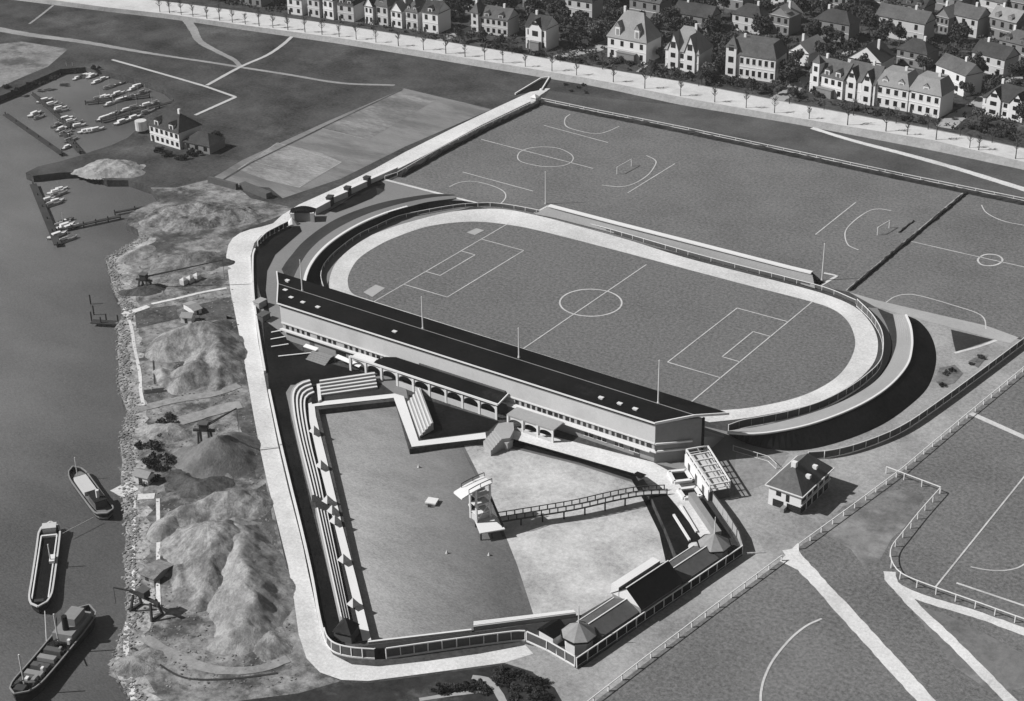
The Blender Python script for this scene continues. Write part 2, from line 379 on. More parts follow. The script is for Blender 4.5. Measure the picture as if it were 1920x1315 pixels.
# marina shore, practice ground, meadow paths
sheet('practice_ground', [(392,338),(455,300),(620,225),(758,166),(922,205),(760,275),(640,335),(530,372),(505,352),(430,345)], 0.05, M_PRACT)
sheet('court_ground', [(446,318),(520,268),(600,286),(640,304),(560,352),(500,338)], 0.09, mat('court_ground', .25, .5, .2, .7, stretch=(.5, 1.3, 1, -.2), blot=(.06, .7, .48, .6)))
sheet('court_ground', [(600,240),(750,172),(820,186),(690,262)], 0.09, mat('court_grass', .15, .45, .2, .7, stretch=(.5, 1.4, 1, -.2), blot=(.05, 1.3, .5, .6)))
for a_, b_ in (((446,318),(520,268)), ((520,268),(640,304)), ((640,304),(560,352)), ((470,302),(590,332)), ((690,262),(600,240)), ((560,300),(610,312)), ((540,312),(560,300))):
    mb_ = MB(); ribbon(mb_, gs([a_, b_], .12), .5, .12); structure('court_line', mb_, M_ROAD)
for k_ in range(6):
    a_, b_ = g(430 + 70*k_, 340 - 28*k_, .12), g(455 + 75*k_, 352 - 24*k_, .12)
mb_ = MB(); ribbon(mb_, gs([(404,346),(470,306),(620,232),(755,168)], .12), .9, .12); structure('court_line', mb_, MATS['meadow_grass'])
sheet('sandy_ground', [(-60,90),(40,78),(128,92),(90,125),(30,150),(-80,200)], 0.05, mat('sandy_soil', 0.20, 0.35, 0.3, 0.6, blot=(0.05, 0.5, 0.5, 0.6)))
strip('meadow_path', [(-20,52),(60,66),(150,78),(280,100),(400,118),(450,126),(540,140),(640,156),(740,160)], lambda t: 5.5 - 3.6*min(1, t*2), 0.06, mat('trodden_path', 0.25, 0.25, 0.3, 0.9))
strip('meadow_path', [(345,30),(362,55),(375,78),(410,98),(438,112),(450,124)], lambda t: 4.5 - 2.5*t, 0.09, MATS['trodden_path'])
strip('meadow_path', [(548,68),(530,84),(500,104),(450,126),(388,160)], 1.7, 0.12, mat('pale_gravel_path', 0.42, 0.12, 0.3, 0.9))
strip('meadow_path', [(210,112),(260,126),(330,146),(385,162),(442,182)], 1.4, 0.15, MATS['pale_gravel_path'], smooth=False)
strip('meadow_path', [(442,182),(366,216)], 1.6, 0.18, MATS['pale_gravel_path'], smooth=False)
strip('meadow_path', [(100,10),(75,30),(55,45)], 1.2, 0.09, MATS['trodden_path'])

# sports fields
bowl_top = [(1660,578),(1590,548),(885,385),(735,338)]
sheet('sports_field', [(1012,196),(1925,379),(2350,463),(2350,740),(1925,640),(1910,632)] + bowl_top, 0.04, M_GRASS)
sheet('sports_field', [(1000,1420),(1050,1375),(1112,1318),(1480,1040),(1690,885),(1925,690),(2120,548),(2700,900),(2700,1500),(1600,1700)], 0.04, M_GRASS)
sheet('verge', [(1030,170),(1110,182),(1280,198),(1525,236),(1925,318),(2350,405),(2350,460),(1925,376),(1015,192)], 0.03, M_STRIP)
# embankment road with its sloping face
top_far = [(-120,-52),(200,-8),(320,4),(440,20),(640,48),(800,73),(960,99),(1120,127),(1280,154),(1480,193),(1750,243),(1920,279),(2350,366)]
top_near = [(-120,-30),(200,14),(320,27),(440,45),(640,72),(800,97),(960,123),(1120,150),(1280,183),(1480,219),(1750,263),(1920,304),(2350,396)]
foot = [(-120,-18),(200,22),(320,36),(440,54),(640,83),(800,109),(960,136),(1120,163),(1280,198),(1480,231),(1750,283),(1920,319),(2350,412)]
ZR = 2.0
A = resample(gs(top_far, ZR), 60); B = resample(gs(top_near, ZR), 60); C = resample(gs(foot, 0), 60)
D = resample([p + Vector((-1.5, 6, -ZR)) for p in gs(top_far, ZR)], 60)
mb = MB(); mb.loft(B, A); structure('embankment_road', mb, mat('promenade_gravel', 0.50, 0.14, 0.3, 0.8, blot=(0.12, 0.85, 0.53, 0.66)))
mb = MB(); mb.loft([p + Vector((0, 0, -0.02)) for p in C], [p + Vector((0, 0, -0.005)) for p in B]); mb.loft([p + Vector((0, 0, -0.005)) for p in A], D); structure('embankment', mb, mat('embankment_face', 0.26, 0.22, 0.4, 0.8))
# residential quarter ground
sheet('garden_ground', [(-120,-60),(200,-14),(640,42),(960,93),(1280,148),(1920,272),(2350,358),(3200,-100),(2400,-330),(600,-400),(-600,-250)], 0.03, M_GARDEN)
# lanes running from the embankment road between the gardens
for px, w in (([(1035,112),(1085,98),(1120,90),(1180,60),(1240,30)], 7), ([(1452,190),(1480,172),(1510,150),(1600,95)], 6), ([(1772,240),(1790,222),(1826,202),(1870,170),(1930,130)], 7), ([(820,78),(860,62),(900,45)], 4)):
    strip('lane', px, w, 0.08, mat('lane_gravel', 0.30, 0.2, 0.3, 0.7))
strip('garden_path', [(1333,160),(1366,142)], 1.3, 0.1, MATS['lane_gravel']); strip('garden_path', [(1195,135),(1215,120)], 1.3, 0.1, MATS['lane_gravel'])

# white walkway from the embankment down to the river promenade
wl = [(1008,166),(930,202),(850,240),(760,285),(700,318),(640,348),(560,384),(528,404),(512,419),(492,425),(470,430),(450,437),(436,447),(428,460),(424,480),(432,545),(447,620),(460,690),(472,760),(485,830),(500,900),(520,980),(540,1060),(552,1130),(560,1190),(575,1235),(600,1261),(640,1275),(690,1277),(760,1268),(850,1256),(945,1243)]
wr = [(1032,166),(1000,188),(900,236),(800,290),(720,330),(640,374),(570,406),(520,428),(490,442),(477,456),(470,480),(474,560),(484,640),(502,740),(520,830),(540,915),(562,1000),(582,1085),(596,1160),(606,1200),(625,1228),(660,1246),(710,1250),(800,1240),(900,1226),(985,1210),(1000,1226)]
sheet('river_promenade', wl + wr[::-1], 0.08, M_PATH)
# road and forecourt
sheet('forecourt', [(945,1243),(985,1208),(1015,1215),(1085,1256),(1393,1036),(1383,1010),(1335,940),(1270,870),(1300,845),(1322,838),(1360,812),(1430,790),(1560,800),(1700,700),(1750,640),(1600,552),(1900,634),(1925,640),(2350,345),(2350,390),(1925,690),(1690,885),(1480,1040),(1112,1318),(1020,1400),(1000,1320),(1000,1260)], 0.05, M_ROAD)
sheet('stand_foot_paving', [(1225,868),(1300,845),(1322,800),(1390,815),(1480,850),(1345,930),(1270,880)], 0.09, M_CINDER)
strip('field_path', [(1480,1030),(1500,1055),(1560,1120),(1760,1340)], 3.6, 0.08, M_PATH)
sheet('path_mouth', [(1462,1052),(1496,1018),(1500,1046),(1512,1072),(1494,1068)], 0.11, M_PATH)
strip('field_path', [(1668,1072),(1672,1090),(1690,1105),(1740,1125),(1830,1152),(1930,1188),(2100,1246)], 2.6, 0.08, M_PATH)
strip('field_path', [(1680,1098),(1720,1142),(1790,1208),(1910,1330)], 2.5, 0.11, M_PATH)
strip('verge_path', [(1522,240),(1600,264),(1700,290),(1800,318),(1930,358),(2300,470)], lambda t: 2.2 + 2.0*t, 0.09, M_PATH)
mbw = sheet_mb([gs([(1545,985),(1580,950),(1640,925),(1690,918),(1735,930),(1700,985),(1672,1010),(1650,1050),(1618,1060),(1595,1030),(1552,1005)], 0.07)], 0.07)
structure('worn_ground', mbw, mat('worn_ground', 0.19, 0.4, 0.5, 0.6, blot=(0.08, 0.6, 0.45, 0.62)))
sheet('worn_ground', [(1700,1130),(1770,1150),(1880,1205),(1925,1230),(1925,1290),(1860,1300),(1790,1250)], 0.06, mat('thin_grass', 0.145, 0.35, 0.5, 0.6, blot=(0.08, 1.5, 0.55, 0.66)))
sheet('worn_ground', [(1380,850),(1480,855),(1440,905),(1375,930)], 0.10, mat('trodden_gravel', 0.22, 0.3, 0.3, 0.6))
# planted ground below the promenade
sheet('garden_ground', [(560,1300),(640,1280),(690,1281),(760,1272),(850,1260),(950,1246),(1000,1262),(1040,1290),(1062,1330),(1000,1420),(300,1420),(250,1322),(420,1318)], 0.06, mat('planted_soil', 0.030, 0.6, 0.5, 0.6, blot=(0.06, 2.5, 0.55, 0.66)))
strip('garden_path', [(786,1312),(850,1302),(920,1294)], 1.1, 0.10, MATS['lane_gravel']); strip('garden_path', [(885,1270),(915,1276),(935,1300),(950,1330)], 1.6, 0.12, MATS['lane_gravel'])

# ================================================================== STADIUM BOWL
inner = [(690,562),(660,550),(652,528),(657,508),(672,486),(700,466),(740,446),(807,424),(887,416),(961,423),(1028,437),(1160,471),(1280,503),(1397,534),(1514,564),(1561,580),(1588,601),(1601,627),(1603,651),(1591,681),(1568,708),(1531,731),(1487,748),(1440,759),(1397,766),(1350,770)]
outerc = [(650,580),(624,560),(617,532),(624,504),(637,485),(658,466),(689,445),(723,431),(770,416),(850,397),(934,392),(1001,403),(1068,420),(1170,448),(1280,482),(1380,508),(1467,530),(1547,552),(1601,575),(1628,600),(1643,627),(1646,654),(1638,681),(1614,708),(1581,731),(1534,754),(1481,769),(1430,779),(1387,786),(1330,792)]
NI = 160
ci = curve_px(inner, 0.06, NI); co = curve_px(outerc, 0.06, NI)
sheetp = sheet_mb([[Vector((p.x, p.y, 0)) for p in co]], 0.05); structure('stadium_pitch', sheetp, M_PITCH)
mb = MB()
# match both edges by the same place along the curve
mb.loft(ci, co)
# straight along the grandstand, closing the oval
e0, e1, f0, f1 = ci[-1], ci[0], co[-1], co[0]
mb.quad(e0, f0, f1, e1)
for p in mb.v: p.z = 0.09
structure('running_track', mb, M_TRACK)
# left end: lawns, cinder walks
sheet('cinder_walk', [(722,336),(905,383),(760,420),(640,480),(600,560),(535,640),(492,600),(486,540),(500,460),(565,412)], 0.05, M_CINDER)
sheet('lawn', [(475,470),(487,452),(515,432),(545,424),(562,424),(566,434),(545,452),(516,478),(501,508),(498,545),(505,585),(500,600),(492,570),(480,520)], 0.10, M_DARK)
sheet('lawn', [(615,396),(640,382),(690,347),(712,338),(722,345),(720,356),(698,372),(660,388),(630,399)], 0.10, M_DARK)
sheet('lawn', [(705,352),(722,356),(708,366)], 0.14, M_LAWN)
NB = 70
def curve_pz(px, zf, n):
    """smooth curve through pixels, each point on its own level"""
    c = resample(smooth_curve([Vector((u, v, 0)) for u, v in px], 8), n)
    return [g(p.x, p.y, zf(i/(n-1))) for i, p in enumerate(c)]
zl = lambda t: 3.5 if t < .6 else 3.5*(1 - (t-.6)/.4) + .25*((t-.6)/.4)
lawn_o = curve_pz([(528,505),(536,492),(548,477),(566,456),(594,433),(628,412),(665,396),(712,381),(760,371),(812,364),(852,365)], lambda t: .15, NB)
lawn_i = curve_pz([(545,540),(550,522),(562,497),(580,470),(606,446),(640,424),(680,405),(720,391),(765,379),(814,370),(854,367)], lambda t: zl(t) - .05, NB)
crest = curve_pz([(571,545),(571,532),(573,519),(580,501),(594,480),(615,459),(644,438),(678,419),(716,403),(762,389),(810,378),(856,372)], zl, NB)
crest2 = curve_pz([(571,545),(571,532),(573,519),(580,501),(594,480),(615,459),(644,438),(678,419),(716,403),(762,389),(815,377),(870,377),(906,384)], zl, NB)
foot_l = curve_pz([(606,562),(603,545),(601,526),(606,506),(619,487),(640,468),(672,445),(705,428),(743,411),(776,402),(830,390),(880,386),(908,385)], lambda t: .14, NB)
mb = MB(); mb.loft(lawn_i, lawn_o); structure('grass_bank', mb, M_LAWN)
mb = MB(); mb.loft([p + Vector((0, 0, .02)) for p in crest], [p + Vector((0, 0, .02)) for p in lawn_i]); structure('terrace_walk', mb, M_CINDER)
def curb(mb, pts, w, z0, z1):
    for a, b in zip(pts, pts[1:]):
        if (b - a).length > 1e-4: mb.obox(a, b, w, a.z + z0, a.z + z1)
mb = MB(); curb(mb, crest[:52], .9, -.1, .3); structure('terrace_kerb', mb, M_WHITE)
mb = MB(); mb.loft(foot_l, crest2); structure('terrace_slope', mb, M_DARK)  # shade of this slope facing away from the sun, put into its colour

# right end terrace
def stepped(mb, lo, hi, n):
    """concrete standing steps climbing from the foot line to the crest line"""
    prev = lo
    for k in range(n):
        rise = [Vector((p.x, p.y, a.z + (b.z - a.z)*(k+1)/n)) for p, a, b in zip(prev, lo, hi)]
        mb.loft(prev, rise)
        tread = [Vector((a.x + (b.x - a.x)*(k+1)/n, a.y + (b.y - a.y)*(k+1)/n, r.z)) for a, b, r in zip(lo, hi, rise)]
        mb.loft(rise, tread); prev = tread
def zpx(l, ou=1280, ov=440, k=2.99): return [(ou+a/k, ov+b/k) for a, b in l]
r_crest_px = zpx([(1252,452),(1275,510),(1285,570),(1284,640),(1260,730),(1180,830),(1060,920),(900,1000),(700,1070),(500,1110),(370,1120),(250,1113)])
r_in_px = zpx([(1180,448),(1195,520),(1200,570),(1193,640),(1152,740),(1080,830),(960,910),(820,975),(620,1040),(420,1085),(330,1098),(250,1110)])
r_foot_px = zpx([(1252,454),(1320,482),(1382,550),(1417,640),(1417,740),(1372,860),(1272,960),(1130,1060),(950,1140),(760,1195),(600,1213),(440,1195),(330,1160),(250,1116)])
r_dark_px = zpx([(1092,412),(1140,500),(1166,580),(1166,660),(1130,750),(1050,850),(930,930),(800,990),(600,1050),(400,1088),(310,1100),(250,1108)])
ZC = 4.0
rc = curve_px(r_crest_px, ZC, NB); ri = curve_px(r_in_px, 0.7, NB); rd = curve_px(r_dark_px, 0.2, NB)
rf = curve_px(r_foot_px, 0.08, NB)
mb = MB(); stepped(mb, ri, rc, 7); structure('terrace_slope', mb, M_TERRACE)
mb = MB(); mb.loft(rd, ri); structure('terrace_foot', mb, M_LAWN)
mb = MB(); mb.loft([p + Vector((0, 0, -.02)) for p in rc], rf); structure('grass_bank', mb, M_DARK)  # grass blackened so the outer slope looks shaded all along
mb = MB(); curb(mb, rc, 0.55, -.1, .3); structure('terrace_kerb', mb, M_WHITE)
gw = curve_px(zpx([(1000,405),(1060,480),(1110,575),(1120,660),(1090,755),(1015,850),(900,930),(760,1000),(600,1050),(450,1085),(340,1103),(250,1118)]), 0.14, NB)
mb = MB(); mb.loft(gw, [Vector((p.x, p.y, .14)) for p in rd]); structure('cinder_walk', mb, M_CINDER)
sheet('lawn', [(1783,618),(1862,637),(1792,660),(1787,640)], 0.12, M_LAWN)
strip('pale_edge', [(1790,662),(1835,650),(1868,638)], 0.9, 0.12, M_PATH)
# far side terrace
ZT = 3.6
t_top = resample(gs([(1030,386),(1160,420),(1340,466),(1480,502),(1522,512)], ZT), 40)
t_bot = resample(gs([(1004,402),(1040,409),(1160,440),(1340,488),(1467,522),(1528,541)], 0.3), 40)
mb = MB(); stepped(mb, t_bot, t_top, 8); structure('terrace_slope', mb, M_TERRACE)
mb = MB(); curb(mb, t_top, 1.6, -.1, .3); structure('terrace_kerb', mb, M_WHITE)
t_back = [p + Vector((1.2, 2.6, -ZT + .05)) for p in t_top]
mb = MB(); mb.loft([p + Vector((0, .7, -.1)) for p in t_top], t_back); mb.poly([t_bot[-1], t_back[-1], t_top[-1]]); mb.poly([t_bot[0], t_top[0], t_back[0]]); structure('grass_bank', mb, M_DARK)  # back slope and ends coloured near-black to stand for their shade
sheet('lawn', [(1522,510),(1545,530),(1532,540),(1526,536)], 0.12, M_DARK)
strip('pale_edge', [(1545,512),(1570,517),(1538,536)], 0.9, 0.13, M_PATH, smooth=False)
strip('pale_edge', [(1028,386),(1003,400)], 1.0, 0.13, M_PATH, smooth=False)
strip('pale_edge', [(722,337),(815,361),(905,384)], 1.3, 0.16, M_PATH, smooth=False)
sheet('pale_path', [(1592,548),(1640,562),(1720,581),(1850,611),(1910,633),(1895,644),(1700,592),(1640,575)], 0.10, mat('pale_cinder', 0.33, 0.14, 0.3, 1.0))

# ------------------------------------------------------------------ chalk lines
ML = 0.36
lines = MB()
def ln(a, b, w=ML, z=0.13): ribbon(lines, [Vector((a[0], a[1], z)), Vector((b[0], b[1], z))], w, z)
LH, WH = 54.4, 34.1
for s in (-1, 1):
    ln((s*LH, -36), (s*LH, 36)); ln((s*(LH-16.5), -20.15), (s*(LH-16.5), 20.15)); ln((s*(LH-5.5), -9.16), (s*(LH-5.5), 9.16))
    for q in (-1, 1):
        ln((s*LH, q*20.15), (s*(LH-16.5), q*20.15)); ln((s*LH, q*9.16), (s*(LH-5.5), q*9.16))
ln((0, -44), (0, 32))
ribbon(lines, [Vector((9.15*math.cos(t*math.pi/36), 9.15*math.sin(t*math.pi/36), .135)) for t in range(72)], 0.5, .135, closed=True)
structure('pitch_markings', lines, M_LINE)
mk = MB()
def chalk(px, w=0.38, smooth=True, closed=False):
    pts = gs(px, .12)
    if smooth: pts = smooth_curve(pts, 8, closed)
    ribbon(mk, pts, w, .12, closed)
z2 = lambda l: [(640+a/2.99, b/2.99) for a, b in l]
chalk(z2([(1283,640),(1255,665),(1258,705),(1310,728),(1420,750),(1490,738),(1558,708)])); chalk(z2([(1135,703),(1495,800)]), smooth=False)
chalk(z2([(785,782),(1412,945)]), smooth=False)
chalk(z2([(988,880),(1005,850),(1060,830),(1140,824),(1220,833),(1280,860),(1300,885),(1285,912),(1235,930),(1150,935),(1070,924),(1005,905)]), closed=True)
chalk(z2([(680,965),(1075,1072)]), smooth=False); chalk(z2([(605,1048),(660,1024),(740,1017),(840,1040),(905,1070),(922,1100),(908,1128),(885,1148)]))
chalk(z2([(1710,872),(1755,895),(1762,920),(1720,980),(1640,1030),(1560,1047),(1460,1038)])); chalk(z2([(1870,918),(1605,1082)]), smooth=False)
z3 = lambda l: [(1280+a/2.99, b/2.99) for a, b in l]
chalk(z3([(970,1135),(745,1315)]), smooth=False); chalk(z3([(1170,1182),(1100,1172),(1040,1185),(960,1240),(912,1300),(925,1370),(985,1402)]))
chalk(z3([(1675,1150),(1700,1190),(1760,1225),(1830,1248),(1925,1265)])); 
chalk(zpx([(1280,38),(1660,125),(1930,185)]), smooth=False)
chalk(zpx([(1655,142),(1680,118),(1720,110),(1770,118),(1793,142),(1770,165),(1725,175),(1675,168)]), w=0.6, closed=True)
chalk(zpx([(1140,380),(1190,348),(1260,335),(1350,348),(1530,400),(1650,440),(1692,475),(1700,530)]))
z5 = lambda l: [(1280+a/2.99, 875+b/2.99) for a, b in l]
chalk(z5([(1920,50),(1415,678)]), smooth=False); chalk(z5([(1615,562),(1700,578),(1790,583),(1870,570),(1920,545)])); chalk(z5([(1535,652),(1930,785)]), w=0.6, smooth=False)
chalk(z5([(780,852),(690,895),(600,970),(510,1080),(460,1180),(440,1260),(437,1330)]), w=0.5)
chalk([(1820,775),(1925,822)], w=1.8, smooth=False)
structure('pitch_markings', mk, M_LINE)
# long jump pits
for k, px in enumerate(([(681,548),(704,534),(722,540),(698,557)], [(875,436),(893,428),(908,432),(890,441)])):
    sheet('sand_pit', px, 0.15, mat('pit_sand', 0.34, 0.1, 0.3, 1.0))

# goals on the training field
def goal(label, pa, pb):
    a, b = g(*pa), g(*pb); rt = thing('goal', a, label, 'goal', 'goals on the training field')
    for p in (a, b):
        q = MB(); q.tube(p, p + Vector((0, 0, 2.7)), .16); part('goalpost', q, M_WHITE, rt)
    q = MB(); q.tube(a + Vector((0, 0, 2.65)), b + Vector((0, 0, 2.65)), .15); part('crossbar', q, M_WHITE, rt)
goal('white goal frame on the training field near the far centre circle', (1157,327), (1184,312))
goal('white goal frame on the training field near the dark dividing hedge', (1645,441), (1667,428))

# ================================================================== RAILINGS AND HEDGES
fence('track_railing', 'low railing with pale rails around the far side of the running track', curve_px([(607,545),(602,525),(606,506),(619,488),(640,469),(672,446),(705,430),(743,413),(776,405),(840,393),(885,388),(934,388),(1001,399),(1068,416),(1170,444),(1280,476),(1380,503),(1467,525),(1549,547),(1604,570)], 0.1, 110), 4.2, 1.3, .14, M_WHITE, M_PANEL, rails=(1.0,), railw=.16, panel_z=(.1, .9))
fence('track_railing', 'tall white railing round the right hand curve of the running track', curve_px([(1606,575),(1633,602),(1651,632),(1655,662),(1648,692),(1621,719),(1585,744),(1537,768),(1482,785),(1430,796),(1392,803),(1366,812)], 0.2, 70), 3.4, 2.4, .18, M_WHITE, M_PANEL, rails=(1.0, .08), railw=.16, panel_z=(.05, .93))
def hedge(label, pts, w, h, cat='hedge', name='hedge', group=None):
    pts = resample(pts, step=1.6); q = MB(); n = len(pts); rnd = random.Random(len(label)); rows = []
    for i, p in enumerate(pts):
        d = (pts[min(i+1, n-1)] - pts[max(i-1, 0)]).normalized(); s = Vector((-d.y, d.x, 0))
        rows.append([p + s*(a*w/2 + rnd.uniform(-.18, .18)) + Vector((0, 0, b*h + (rnd.uniform(-.2, .2) if b else 0))) for a, b in ((-1, 0), (-1, .8), (-.5, 1), (.5, 1), (1, .8), (1, 0))])
    for a, b in zip(rows, rows[1:]): q.loft(a, b)
    q.poly(rows[0][::-1]); q.poly(rows[-1])
    return solo(name, q, M_HEDGE, label, cat, group, loc=pts[0])
top_f = gs([(1015,192),(1110,212),(1280,246),(1500,293),(1700,336),(1925,382),(2200,438)])
hedge('long dark clipped hedge under the railing at the top of the sports fields', [p + Vector((.3, -1.6, 0)) for p in top_f], 1.3, 1.3)
fence('boundary_railing', 'pale two rail fence along the top of the sports fields', top_f, 6.5, 1.7, .16, M_CONC, None, rails=(1.0, .5), railw=.17)
hedge('dark hedge dividing the training field from the right hand field', gs([(1810,364),(1700,455),(1592,546)]), .8, .8)
hedge('short dark hedge beside the goal near the dividing hedge', gs([(1713,415),(1686,437)]), .5, .4)
strip('pale_edge', [(1805,362),(1698,452),(1586,545)], .5, .12, MATS['pale_cinder'], smooth=False)
lf = gs([(1004,196),(900,246),(820,288),(745,331),(722,338)])
hedge('dark hedge along the left edge of the training field', [p + Vector((1.2, -.2, 0)) for p in lf[:4]], 2.0, 1.4)
fence('boundary_railing', 'pale railing beside the white walkway left of the training field', lf, 5.5, 1.5, .14, M_CONC, None, rails=(1.0,), railw=.2)
# road fences
road_r = gs([(1085,1340),(1112,1318),(1200,1250),(1330,1152),(1465,1052)])
fence('road_fence', 'white post fence along the right side of the road below the path mouth', road_r, 4.6, 1.5, .26, M_WHITE, None, rails=(1.0,), railw=.17)
fence('road_fence', 'white post fence along the right side of the road above the path mouth', gs([(1497,1030),(1600,955),(1690,888),(1800,795),(1925,692),(2100,560)]), 4.6, 1.5, .26, M_WHITE, None, rails=(1.0,), railw=.17)
fence('road_fence', 'white panelled fence along the left side of the road up to the right edge', curve_px([(1515,862),(1560,858),(1620,842),(1690,812),(1760,765),(1840,706),(1925,642),(2050,548)], 0.1, 60), 4.0, 2.2, .2, M_WHITE, M_PANEL, rails=(1.0, .06), railw=.16)
fence('field_fence', 'short white fence closing the worn patch beside the road', gs([(1662,888),(1762,926)]), 5.0, 1.9, .2, M_WHITE, None, rails=(1.0,), railw=.17)
fence('field_fence', 'white fence curving round the lower right sports field', gs([(1762,926)]) + curve_px([(1760,929),(1722,972),(1690,1012),(1672,1035),(1668,1052),(1674,1072),(1692,1090),(1740,1110),(1830,1142),(1930,1178),(2100,1236)], 0.05, 50), 4.4, 1.9, .2, M_WHITE, None, rails=(1.0,), railw=.17)
# forecourt fence fragment
fence('forecourt_railing', 'thin pale railing on the forecourt left of the grey hipped house', gs([(1374,846),(1440,866),(1455,880)]), 6, 1.6, .12, M_CONC, None, rails=(1.0, .1), railw=.1)

# ================================================================== GRANDSTAND
YF, X0, X1, ZE = -68.0, -60.5, 62.0, 12.0
gsd = thing('grandstand', (0, YF, 0), 'long grandstand with black sloping roof, pale rear wall and ledges', 'grandstand')
q = MB()
near = [(X0 - .4, YF - .7, ZE), (X1 + .4, YF - .7, ZE)]; ridge = [(-67.4, -60.9, 13.1), (69.4, -61.9, 13.1)]; front = [(-74.7, -53.4, 12.2), (75.2, -54.9, 12.2)]
TH = Vector((0, 0, -.35))
for a, b in ((near, ridge), (ridge, front)):
    q.quad(a[0], a[1], b[1], b[0])
    q.quad(Vector(b[0])+TH, Vector(b[1])+TH, Vector(a[1])+TH, Vector(a[0])+TH)
q.quad(Vector(front[0])+TH, front[0], front[1], Vector(front[1])+TH)
roof = part('roof', q, M_ROOF, gsd)
for e in (0, 1):
    q = MB()
    for a, b in ((near, ridge), (ridge, front)):
        q.bar(Vector(a[e])+Vector((0, 0, -.12)), Vector(b[e])+Vector((0, 0, -.12)), .35, .6)
    part('verge_board', q, M_WHITE, gsd)
q = MB(); q.bar(Vector(near[0])+Vector((0, -.1, -.1)), Vector(near[1])+Vector((0, -.1, -.1)), .3, .32); part('gutter', q, M_CONC, gsd)
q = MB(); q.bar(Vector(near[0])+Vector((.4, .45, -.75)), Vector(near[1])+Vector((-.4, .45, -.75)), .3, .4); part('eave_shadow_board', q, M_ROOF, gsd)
q = MB(); q.bar(Vector(ridge[0])+Vector((.3, 0, .1)), Vector(ridge[1])+Vector((-.3, 0, .1)), .14, .12); part('ridge_rail', q, M_GREY, gsd)
# rear wall: pale upper band, window row, ledge, set-back ground floor
ENDL, ENDR = (-68.5, -59.8), (70.6, -59.6)
q = MB(); q.prism([(X0, YF), (X1, YF), ENDR, ENDL], 5.7, 11.6); part('upper_wall', q, M_RENDER, gsd)
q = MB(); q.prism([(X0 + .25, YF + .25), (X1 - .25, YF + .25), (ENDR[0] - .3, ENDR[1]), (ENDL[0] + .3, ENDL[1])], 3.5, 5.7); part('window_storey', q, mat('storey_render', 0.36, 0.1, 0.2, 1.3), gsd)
q = MB(); q.prism([(X0 - .5, YF - .5), (X1 + .6, YF - .5), (X1 + .6, YF + .4), (X0, YF + .4)], 3.3, 3.75); part('ledge', q, M_WHITE, gsd)
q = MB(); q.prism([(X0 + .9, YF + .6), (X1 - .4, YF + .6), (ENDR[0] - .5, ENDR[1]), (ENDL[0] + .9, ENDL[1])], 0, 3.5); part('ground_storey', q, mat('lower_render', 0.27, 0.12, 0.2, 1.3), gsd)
q = MB(); q.obox((X0, YF - .06), (X1, YF - .06), .2, 5.45, 5.85); part('band', q, M_CONC, gsd)
q = MB(); q.obox((X1 + .3, YF - .2), (69.0, -61.8), .5, 5.5, 5.9); part('end_ledge', q, M_WHITE, gsd)
q = MB(); q.obox((X1 + .3, YF - .2), (68.0, -62.7), .5, 3.35, 3.75); part('end_ledge', q, M_WHITE, gsd)
q = MB(); q.prism([(X1 + .06, YF - .04), (X1 + .16, YF + .05), (ENDR[0] + .12, ENDR[1]), (ENDR[0], ENDR[1] - .05)], 0.05, 11.5); part('end_wall', q, M_GREY, gsd)
q = MB(); q.box(70.5, 71.0, -59.9, -59.4, 0, 11.8); part('post', q, M_BLACK, gsd)
q = MB()
for k in range(14): q.prism([(ENDL[0] + .2 - .4*k, ENDL[1] + k*.85), (ENDR[0] - .2, ENDR[1] + k*.85), (ENDR[0] - .2, ENDR[1] + (k+1)*.85), (ENDL[0] + .2 - .4*k, ENDL[1] + (k+1)*.85)], 0, 6.0 - k*.42)
part('seating', q, M_TERRACE, gsd)
for k in range(9):
    q = MB(); q.tube((-62 + k*15.5, -55.5, 0), (-62 + k*15.5, -55.5, 12), .18); part('column', q, M_GREY, gsd)
mw = MB(); mw.box(-.55, .55, -.06, .12, 0, 1.25); win_me = mw.mesh('window', M_GLASS)
def wrow(par, xs, y, z, me=win_me):
    b = root_loc(par)
    rw = random.Random(9)
    for x in xs:
        o = add('window', me, par, Vector((x + rw.uniform(-.15, .15), y, z)) - b); o.scale = (rw.uniform(.75, 1.25), 1, rw.uniform(.85, 1.05))
wrow(gsd, [-58.6 + 1.95*i for i in range(19) if i not in (5, 10)], YF + .22, 3.95)
wrow(gsd, [20.5 + 1.72*i for i in range(24)], YF + .22, 3.95)
mw = MB(); mw.box(-.5, .5, -.05, .1, 0, 1.3); lw = mw.mesh('window', M_GLASS); mf = MB(); mf.box(-1.5, 1.5, -.09, .04, -.12, 0.0); mf.box(-1.5, 1.5, -.09, .04, 1.3, 1.42); mf.box(-.1, .1, -.09, .04, 0, 1.3); fr = mf.mesh('window_frame', M_WHITE)
for u, v in ((1091, 836), (1117, 843), (1150, 853), (1181, 861)):
    c = g(u, v, 0); x = c.x
    for s in (-.75, .75): add('window', lw, gsd, Vector((x + s, YF + .56, 1.1)) - Vector(gsd.location))
    add('window_frame', fr, gsd, Vector((x, YF + .54, 1.1)) - Vector(gsd.location))
md = MB(); md.box(-.8, .8, -.06, .1, 0, 2.5); dm = md.mesh('door', M_GREYD)
for x in (28.5, 56.5, -34, -50): add('door', dm, gsd, Vector((x, YF + .55, .1)) - Vector(gsd.location))
